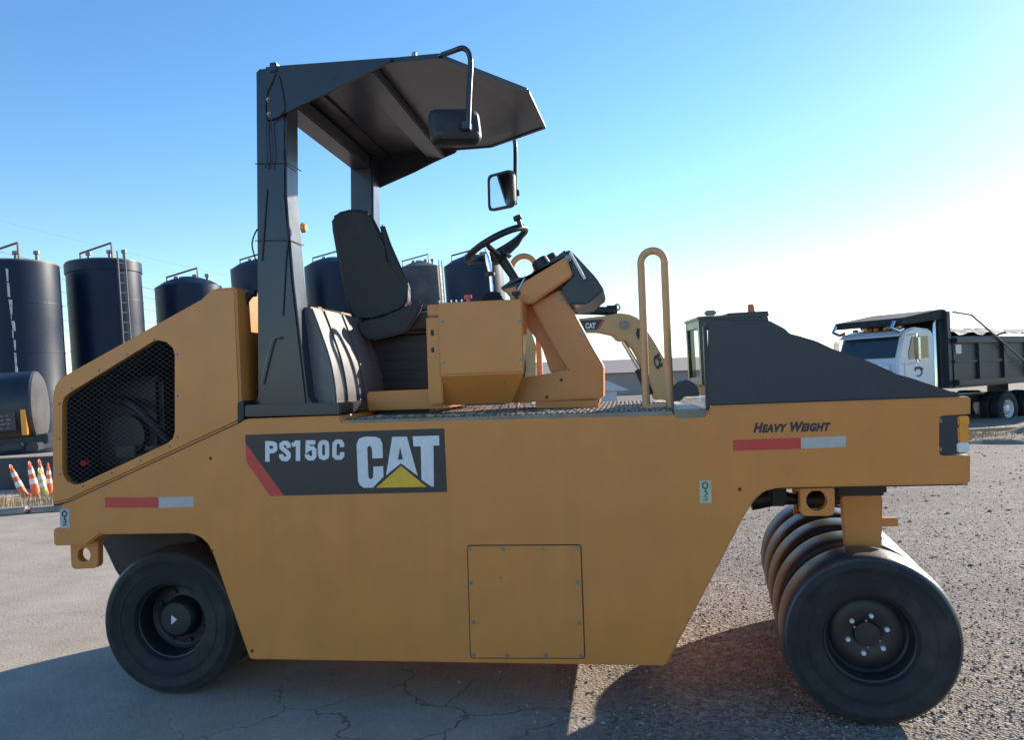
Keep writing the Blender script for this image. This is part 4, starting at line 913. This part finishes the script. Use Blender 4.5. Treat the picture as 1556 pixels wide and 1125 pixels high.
# ------------------------------------------------------------------ excavator behind the deck
DX = 20.0; EK = DX / 14.0
ze = zoom(840, 440, 5.625)
eo = at(1108, 600, DX); ex = thing('excavator', 'yellow excavator with arched boom and black framed glass cab behind the roller deck', 'excavator', (eo.x, eo.y, 0), (0, R(-1.0), YAW)); ex.scale = (EK, EK, EK)
def el(px, py, off=0.0):                                    # photo point on the excavator's plane, in its own frame
    p = at(px, py, DX); v = p - Vector((eo.x, eo.y, 0)); v = Matrix.Rotation(-YAW, 3, 'Z') @ v / EK; return Vector((v.x, off, v.z))
def epoly(pts, y0, y1, bevel=0.015, z=ze): return MB().prism([(el(*z(*p)).x, el(*z(*p)).z) for p in pts], y0, y1, bevel)
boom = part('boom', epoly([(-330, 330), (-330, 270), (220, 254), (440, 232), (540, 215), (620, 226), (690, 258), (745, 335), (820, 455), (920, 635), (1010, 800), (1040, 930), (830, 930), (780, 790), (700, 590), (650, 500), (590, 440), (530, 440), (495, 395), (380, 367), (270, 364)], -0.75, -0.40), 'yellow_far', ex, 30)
part('boom_pin', MB().lathe([(-0.79, 0), (-0.79, 0.07), (-0.36, 0.07), (-0.36, 0)], 14, origin=(el(*ze(575, 312)).x, 0, el(*ze(575, 312)).z)), 'galv', boom, 40)
a = el(*ze(535, 160)); part('lifting_eye', MB().tube([(a.x + 0.045 * math.cos(q), -0.57, a.z + 0.05 * math.sin(q)) for q in np.linspace(0, 6.283, 15)[:-1]], 0.018, 6, closed=True), 'yellow_far', boom, 40)
p, q, r_ = el(*ze(-370, 150), -0.57), el(*ze(450, 190), -0.57), el(*ze(530, 190), -0.57); part('stick_cylinder', MB().tube([p, q], 0.075, 12).tube([q, r_], 0.10, 12), 'hose', boom, 40)
p, q, r_ = el(*ze(575, 440), -0.57), el(*ze(705, 670), -0.57), el(*ze(790, 880), -0.57); part('boom_cylinder_rod', MB().tube([p, q], 0.04, 10), 'chrome', boom, 40); part('boom_cylinder', MB().tube([q, r_], 0.085, 12), 'hose', boom, 40)
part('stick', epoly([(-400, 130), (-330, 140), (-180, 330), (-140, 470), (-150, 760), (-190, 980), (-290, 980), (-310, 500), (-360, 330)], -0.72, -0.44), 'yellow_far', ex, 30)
hs = MB(); hs.tube(spline([el(*ze(x, y), -0.78) for x, y in [(-270, 380), (-250, 520), (-235, 640), (-250, 760), (-220, 900)]], 4), 0.02, 6); part('stick_hose', hs, 'hose', ex)
part('bucket', epoly([(-310, 960), (-170, 960), (-120, 1060), (-140, 1230), (-330, 1290), (-480, 1180), (-400, 1150), (-330, 1060)], -1.0, -0.15), 'frame', ex, 30)
part('boom_decal', epoly([(-40, 280), (402, 263), (352, 347), (-40, 352)], -0.753, -0.749, 0), 'dblack', boom); part('boom_decal_stripe', epoly([(404, 263), (425, 262), (372, 347), (354, 347)], -0.753, -0.749, 0), 'dred', boom)
def eplace(bl, br, tl, off):
    b0, b1, t0 = el(*ze(*bl), off), el(*ze(*br), off), el(*ze(*tl), off)
    return lambda u, v: tuple(b0 + (b1 - b0) * u + (t0 - b0) * v)
text_mesh('boom_lettering', 'CAT', eplace((262, 338), (345, 336), (262, 292), -0.756), 'dwhite', boom, offset=0.05)
text_mesh('boom_lettering', 'CE', eplace((830, 690), (885, 650), (800, 580), -0.754), 'dblack', boom, offset=0.06)
# patches of worn paint on the boom
for pl in ([(680, 340), (705, 345), (700, 410), (690, 440), (670, 390)], [(715, 470), (735, 445), (745, 470), (740, 520), (725, 500)]): part('worn_patch', epoly(pl, -0.753, -0.748, 0), 'frame', boom)
cab = part('cab_frame', MB(), 'black', ex) if False else None
xl_, xr_ = el(1066, 540).x, el(1172, 540).x; zt2, zb2 = el(1060, 486).z, 0.95
def frame_box(mb, lo, hi, t):                              # open box frame
    (x0, y0, z0), (x1, y1, z1) = lo, hi
    for x in (x0, x1 - t):
        for y in (y0, y1 - t): mb.box((x, y, z0), (x + t, y + t, z1), 0.012)
    for z in (z0, z1 - t):
        for y in (y0, y1 - t): mb.box((x0 + t, y + 0.003, z + 0.003), (x1 - t, y + t - 0.003, z + t - 0.003), 0.008)
        for x in (x0, x1 - t): mb.box((x + 0.003, y0 + t, z + 0.003), (x + t - 0.003, y1 - t, z + t - 0.003), 0.008)
    return mb
cabm = frame_box(MB(), (xl_, -0.05, zb2), (xr_, 1.05, zt2), 0.135)
cab = part('cab_frame', cabm, 'black', ex)
part('cab_roof', MB().box((xl_ - 0.03, -0.08, zt2 + 0.002), (xr_ + 0.02, 1.08, zt2 + 0.06), 0.02), 'black', cab)
part('cab_lower_panel', MB().box((xl_ + 0.02, -0.04, zb2 + 0.11), (xr_ - 0.02, 0.0, zb2 + 0.40), 0.006), 'plastic', cab)
part('side_window', MB().box((xl_ + 0.10, -0.02, zb2 + 0.41), (xr_ - 0.10, -0.014, zt2 - 0.1)), 'clearglass', cab); part('windscreen', MB().box((xl_ + 0.03, 0.05, zb2 + 0.1), (xl_ + 0.036, 0.95, zt2 - 0.1)), 'clearglass', cab)
part('cab_seat', MB().box((xl_ + 0.75, 0.0, zb2 + 0.1), (xl_ + 1.1, 0.45, zb2 + 0.5), 0.05).box((xl_ + 1.0, 0.0, zb2 + 0.45), (xl_ + 1.15, 0.45, zb2 + 1.1), 0.05), 'vinyl', cab)
lvs = MB(); lvs.tube([(xl_ + 0.45, -0.05, zb2 + 0.1), (xl_ + 0.4, -0.05, zb2 + 0.75), (xl_ + 0.34, -0.05, zb2 + 0.9)], 0.025, 8); lvs.tube([(xl_ + 0.3, 0.1, zt2 - 0.1), (xl_ + 0.28, 0.1, zt2 - 0.5)], 0.012, 6); lvs.box((xl_ + 0.24, 0.05, zt2 - 0.75), (xl_ + 0.32, 0.2, zt2 - 0.5), 0.02)
part('control_levers', lvs, 'hose', cab, 40)
part('roof_lamp', MB().box((xl_ + 0.1, -0.2, zt2 + 0.062), (xl_ + 0.28, -0.05, zt2 + 0.15), 0.02), 'galv', cab, 40)
bcn = el(1151, 478); part('beacon_light', MB().lathe([(0, 0.07), (0.04, 0.07), (0.045, 0.062), (0.15, 0.058), (0.17, 0.04), (0.17, 0)], 18, 'Z', (bcn.x, 0.2, zt2 + 0.08)), 'orange', cab, 40)
part('roof_hatch', MB().box((el(1110, 480).x, 0.0, zt2 + 0.062), (el(1172, 480).x, 0.5, zt2 + 0.10), 0.01), 'plastic', cab)
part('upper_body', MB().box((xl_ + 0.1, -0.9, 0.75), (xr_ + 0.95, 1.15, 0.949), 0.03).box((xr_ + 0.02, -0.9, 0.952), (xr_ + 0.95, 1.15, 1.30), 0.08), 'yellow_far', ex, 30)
for y in (-1.05, 0.55):
    trk = MB(); o = [(xl_ - 0.5 + 0.0, 0.0), (xl_ + 2.6, 0.0), (xl_ + 2.9, 0.32), (xl_ + 2.6, 0.66), (xl_ - 0.5, 0.66), (xl_ - 0.8, 0.32)]
    trk.prism(rounded(o, 0.15), y, y + 0.45, 0.01); part('track', trk, 'frame', ex, 30)
a = el(*ze(1060, 880)); part('idler_disc', MB().lathe([(-0.3, 0), (-0.3, 0.22), (-0.22, 0.24), (-0.22, 0)], 20, origin=(a.x, -0.5, a.z)), 'plastic', ex, 40)

# far shed and pale gable behind the excavator
fa, fb = at(800, 570, 75), at(1290, 528, 75)
hb_ = thing('storage_shed', 'long low brown metal shed on the skyline behind the excavator', 'shed', (fa.x, fa.y, 0), (0, 0, math.atan2(fb.y - fa.y, fb.x - fa.x)))
Lh = (Vector((fb.x, fb.y)) - Vector((fa.x, fa.y))).length; zA, zB = at(900, 560, 75).z, at(1045, 549, 75).z
part('wall', MB().box((0, 0, 0), (Lh, 14, zA - 0.5), 0), 'barn', hb_)
part('roof', MB().poly([(-0.3, -0.4, zA - 0.499), (-0.3, 7, zA + 0.9), (-0.3, 14.4, zA - 0.499)], (Lh + 0.6, 0, 0)), 'barn', hb_)
ga = at(905, 600, 45); gbl = thing('gabled_hut', 'small pale roofed hut just left of the excavator boom foot', 'hut', (ga.x, ga.y, 0), (0, 0, YAW))
zz = at(905, 575, 45).z
part('wall', MB().box((-2.2, 0, 0), (1.2, 3, 0.9)), 'barnwhite', gbl); part('roof', MB().prism([(-3.2, 0.88), (1.9, 0.88), (0.3, zz), (-1.6, zz)], -0.2, 3.2), 'barnwhite', gbl)

# ------------------------------------------------------------------ dump truck at right
DT = 23.0
tc_ = at(1347, 560, DT); HEAD = math.pi - R(38) * -1 + YAW
truck = thing('dump_truck', 'white cab dump truck with a black dump body and tarped load beyond the roller nose', 'dump truck', (tc_.x, tc_.y, -0.25), (0, R(0), math.pi + YAW + R(29)))
# truck frame: +x forward, +y left, cab centre at the origin
def tb_(name, mt, parent=truck, bev=0.03, sm=30, **k):
    mb = MB()
    for lo, hi in k['b']: mb.box(lo, hi, bev)
    return part(name, mb, mt, parent, sm)
cabp = [(-0.75, 1.15), (-0.75, 2.75), (-0.62, 2.92), (0.1, 2.98), (0.55, 2.86), (0.88, 2.08), (0.92, 1.15)]
tcab = part('cab', MB().prism(cabp, -1.0, 1.0, 0.05, 3), 'white', truck, 40)
part('windshield', MB().poly([(0.575, -0.88, 2.80), (0.575, 0.88, 2.80), (0.865, 0.90, 2.13), (0.865, -0.90, 2.13)], (0.03, 0, 0.012), 0.004), 'glass', tcab)
part('windshield_divider', MB().box((0.0, -0.03, 0.0), (0.74, 0.03, 0.02), 0, Matrix.Translation((0.875, 0, 2.12)) @ Matrix.Rotation(R(-113.4), 4, 'Y')), 'white', tcab)
for s in (-1, 1):
    part('door_window', MB().prism([(-0.45, 2.12), (0.42, 2.08), (0.42, 2.30), (0.26, 2.70), (-0.45, 2.72)], *sorted((s * 1.002, s * 1.018)), 0.003), 'glass', tcab)
    part('door', MB().prism([(-0.55, 1.2), (0.62, 1.2), (0.62, 2.02), (-0.55, 2.05)], *sorted((s * 1.001, s * 1.014)), 0.006), 'white', tcab)
    part('door_emblem', MB().tube([(0.05 + 0.16 * math.cos(q), s * 1.016, 1.72 + 0.11 * math.sin(q)) for q in np.linspace(0.3, 5.2, 12)], 0.022, 5).tube([(-0.15, s * 1.016, 1.80), (0.0, s * 1.016, 1.86), (0.2, s * 1.016, 1.84)], 0.025, 5), 'dump', tcab)
    part('mirror', MB().box((0.42, s * 1.20, 2.02), (0.52, s * 1.42, 2.72), 0.05).tube([(0.45, s * 1.0, 2.75), (0.47, s * 1.3, 2.78), (0.47, s * 1.3, 2.0), (0.45, s * 1.0, 1.95)], 0.02, 6), 'chrome', truck, 40)
    part('exhaust_stack', MB().tube([(-0.95, s * 0.85, 1.0), (-0.95, s * 0.85, 3.1), (-1.02, s * 0.85, 3.25)], 0.09, 12), 'chrome', truck, 40)
part('sun_visor', MB().poly([(0.57, -0.95, 2.86), (0.57, 0.95, 2.86), (0.78, 0.97, 2.72), (0.78, -0.97, 2.72)], (0, 0, 0.02), 0.004), 'white', tcab)
hoodm = MB().prism([(0.93, 0.85), (0.93, 2.0), (2.55, 1.82), (2.75, 1.6), (2.75, 0.75)], -0.80, 0.80, 0.06, 3); part('engine_hood', hoodm, 'white', truck, 40)
part('bumper', MB().box((2.80, -1.15, 0.42), (2.95, 1.15, 0.8), 0.03), 'chrome', truck, 30); part('grille', MB().box((2.752, -0.5, 0.85), (2.79, 0.5, 1.6), 0.01), 'chrome', truck)
for s in (-1, 1): part('fender', MB().prism([(1.25, 0.75), (1.35, 1.1), (1.7, 1.28), (2.2, 1.25), (2.6, 1.05), (2.75, 0.75), (2.6, 0.75), (2.4, 1.0), (1.9, 1.12), (1.5, 0.98), (1.38, 0.75)], *sorted((s * 0.78, s * 1.15)), 0.01), 'white', truck, 40)
for i, y in enumerate((-0.7, -0.3, 0, 0.3, 0.7)): part('roof_marker', MB().box((0.30, y - 0.06, 2.93), (0.44, y + 0.06, 3.02), 0.02), 'amber', tcab)
for y in (-0.45, 0.4): part('air_horn', MB().lathe([(0, 0.04), (0.45, 0.05), (0.6, 0.11), (0.61, 0)], 14, 'X', (-0.25, y, 3.06)).box((-0.1, y - 0.03, 2.95), (0.0, y + 0.03, 3.06)), 'chrome', tcab, 40)
part('aerial', MB().tube([(-0.5, -0.9, 2.8), (-0.5, -0.92, 3.45)], 0.012, 5), 'white', tcab)
part('chassis', MB().box((-7.2, -0.45, 0.72), (2.7, 0.45, 0.98), 0.02), 'dump', truck); part('fuel_tank', MB().lathe([(-0.6, 0), (-0.6, 0.32), (0.6, 0.32), (0.6, 0)], 24, 'X', (-0.1, 0.85, 0.80)), 'chrome', truck, 40)
# dump body with cab shield, ribs and tarp
bed = part('dump_bed', MB().prism([(-1.25, 1.22), (-1.25, 2.62), (-7.6, 2.62), (-7.6, 1.32)], -1.22, 1.22, 0.02), 'dump', truck)
part('bulkhead', MB().box((-1.24, -1.2, 1.25), (-1.05, 1.2, 3.42), 0.02), 'dump', truck); 
part('cab_shield', MB().prism([(-1.04, 3.20), (-1.2, 3.20), (-1.2, 3.46), (-1.0, 3.48), (0.75, 3.22), (0.8, 3.05), (0.7, 3.03)], -1.1, 1.1, 0.01), 'rubber', truck)
for s in (-1, 1):
    part('shield_bracket', MB().tube([(0.90, s * 0.95, 3.12), (1.05, s * 0.95, 2.95), (0.75, s * 0.95, 2.86), (0.55, s * 0.95, 2.92)], 0.05, 8), 'chrome', truck, 40)
    for k in range(5): part('bed_rib', MB().box((-2.5 - k * 1.25, s * 1.221, 1.35), (-2.36 - k * 1.25, s * 1.30, 2.60), 0.01), 'dump', bed)
    part('bed_rail', MB().box((-7.6, s * 1.221, 2.50), (-1.26, s * 1.34, 2.66), 0.02), 'dump', bed); part('bed_rail', MB().box((-7.6, s * 1.221, 1.30), (-1.26, s * 1.36, 1.46), 0.02), 'dump', bed); part('bed_rail', MB().box((-7.6, s * 1.221, 1.95), (-1.26, s * 1.27, 2.02), 0.01), 'dump', bed)
    part('tarp_arm', MB().tube([(-1.2, s * 1.30, 3.38), (-2.0, s * 1.34, 3.30), (-5.2, s * 1.40, 1.55)], 0.03, 8), 'galv', truck)
    part('side_sticker', MB().box((-1.62, s * 1.23, 2.2), (-1.36, s * 1.24, 2.46)), 'dwhite', bed)
tpm = MB(); nx, ny = 26, 8; vs = []
t_ = bmesh.new(); g_ = [[t_.verts.new((-1.45 - i * 6.0 / nx, -1.15 + j * 2.3 / ny, 2.62 + 0.34 * math.sin(math.pi * min(1, max(0, (j + 0.6) / (ny + 1.2)))) ** 0.5 + 0.05 * math.sin(i * 1.7 + j) + random.uniform(-0.03, 0.03))) for j in range(ny + 1)] for i in range(nx + 1)]
for i in range(nx):
    for j in range(ny): t_.faces.new((g_[i][j], g_[i + 1][j], g_[i + 1][j + 1], g_[i][j + 1]))
tpm._add(t_); part('tarpaulin', tpm, 'tarp', truck, 60)
part('load_skirt', MB().box((-7.5, -1.16, 2.5), (-1.4, 1.16, 2.70), 0.02), 'tarp', truck)
wt = MB().lathe([(-0.13, 0.28), (-0.15, 0.33), (-0.15, 0.46), (-0.11, 0.52), (0.11, 0.52), (0.15, 0.46), (0.15, 0.33), (0.13, 0.28)], 36).mesh('truck_wheel', M['rubber'], 40)
wr = MB().lathe([(0.13, 0.285), (0.10, 0.27), (0.03, 0.25), (0.02, 0.13), (0.10, 0.11), (0.12, 0.0)], 32).lathe([(-0.13, 0.285), (-0.05, 0.25), (-0.05, 0)], 32).mesh('wheel_rim', M['white'], 40)
wnut = MB().lathe([(0, 0.02), (0.05, 0.018), (0.05, 0)], 6).mesh('wheel_nut', M['frame'])
for x, dual in ((2.0, 0), (-4.0, 1), (-5.35, 1)):
    for s in (-1, 1):
        for k in range(2 if dual else 1):
            w_ = link('truck_wheel', wt, truck, (x, s * (1.02 - 0.33 * k), 0.52), (0, 0, 0 if s > 0 else math.pi)); link('wheel_rim', wr, w_)
            if k == 0:
                for j in range(8): link('wheel_nut', wnut, w_, (0.165 * math.cos(j * 0.785), 0.025, 0.165 * math.sin(j * 0.785)))
part('mud_flap', MB().box((-7.0, -1.2, 0.3), (-6.97, -0.5, 1.2)).box((-7.0, 0.5, 0.3), (-6.97, 1.2, 1.2)), 'hose', truck)

# soil heap and board beside the truck
hp = MB(); t_ = bmesh.new(); c0 = zp(1570, 668, 0.0); nx = 40; G = []
for i in range(nx + 1):
    row = []
    for j in range(nx + 1):
        u, v = i / nx * 2 - 1, j / nx * 2 - 1; rr = math.hypot(u, v)
        z = 0.34 * max(0, 1 - rr) ** 0.7 * (0.7 + 0.5 * math.sin(u * 5 + 1) * math.cos(v * 4)) + random.uniform(-0.015, 0.015) - 0.02
        row.append(t_.verts.new((c0.x + u * 2.1, c0.y + v * 1.2, z)))
    G.append(row)
for i in range(nx):
    for j in range(nx): t_.faces.new((G[i][j], G[i + 1][j], G[i + 1][j + 1], G[i][j + 1]))
hp._add(t_); structure('soil_heap', hp, 'mound', 60)
pb = zp(1530, 650, 0.06); o = part('board', MB().box((-1.3, -0.1, 0.0), (1.3, 0.1, 0.07), 0.008), 'wood', None)
o.location = (pb.x, pb.y, 0.005); o.rotation_euler = (0, 0, YAW + 0.15); tag(o, 'weathered timber board lying on the ground before the truck wheels', 'board')
def heap_fn():
    a, r = random.uniform(0, 6.28), random.uniform(0.2, 0.9) ** 0.5; return (c0.x + math.cos(a) * r * 1.7, c0.y + math.sin(a) * r, 0.02 + 0.22 * (1 - r))
grass('dry_weeds', 'dry tan weeds growing on the soil heap near the truck', heap_fn, 700, 0.05, 0.2, 0.008)
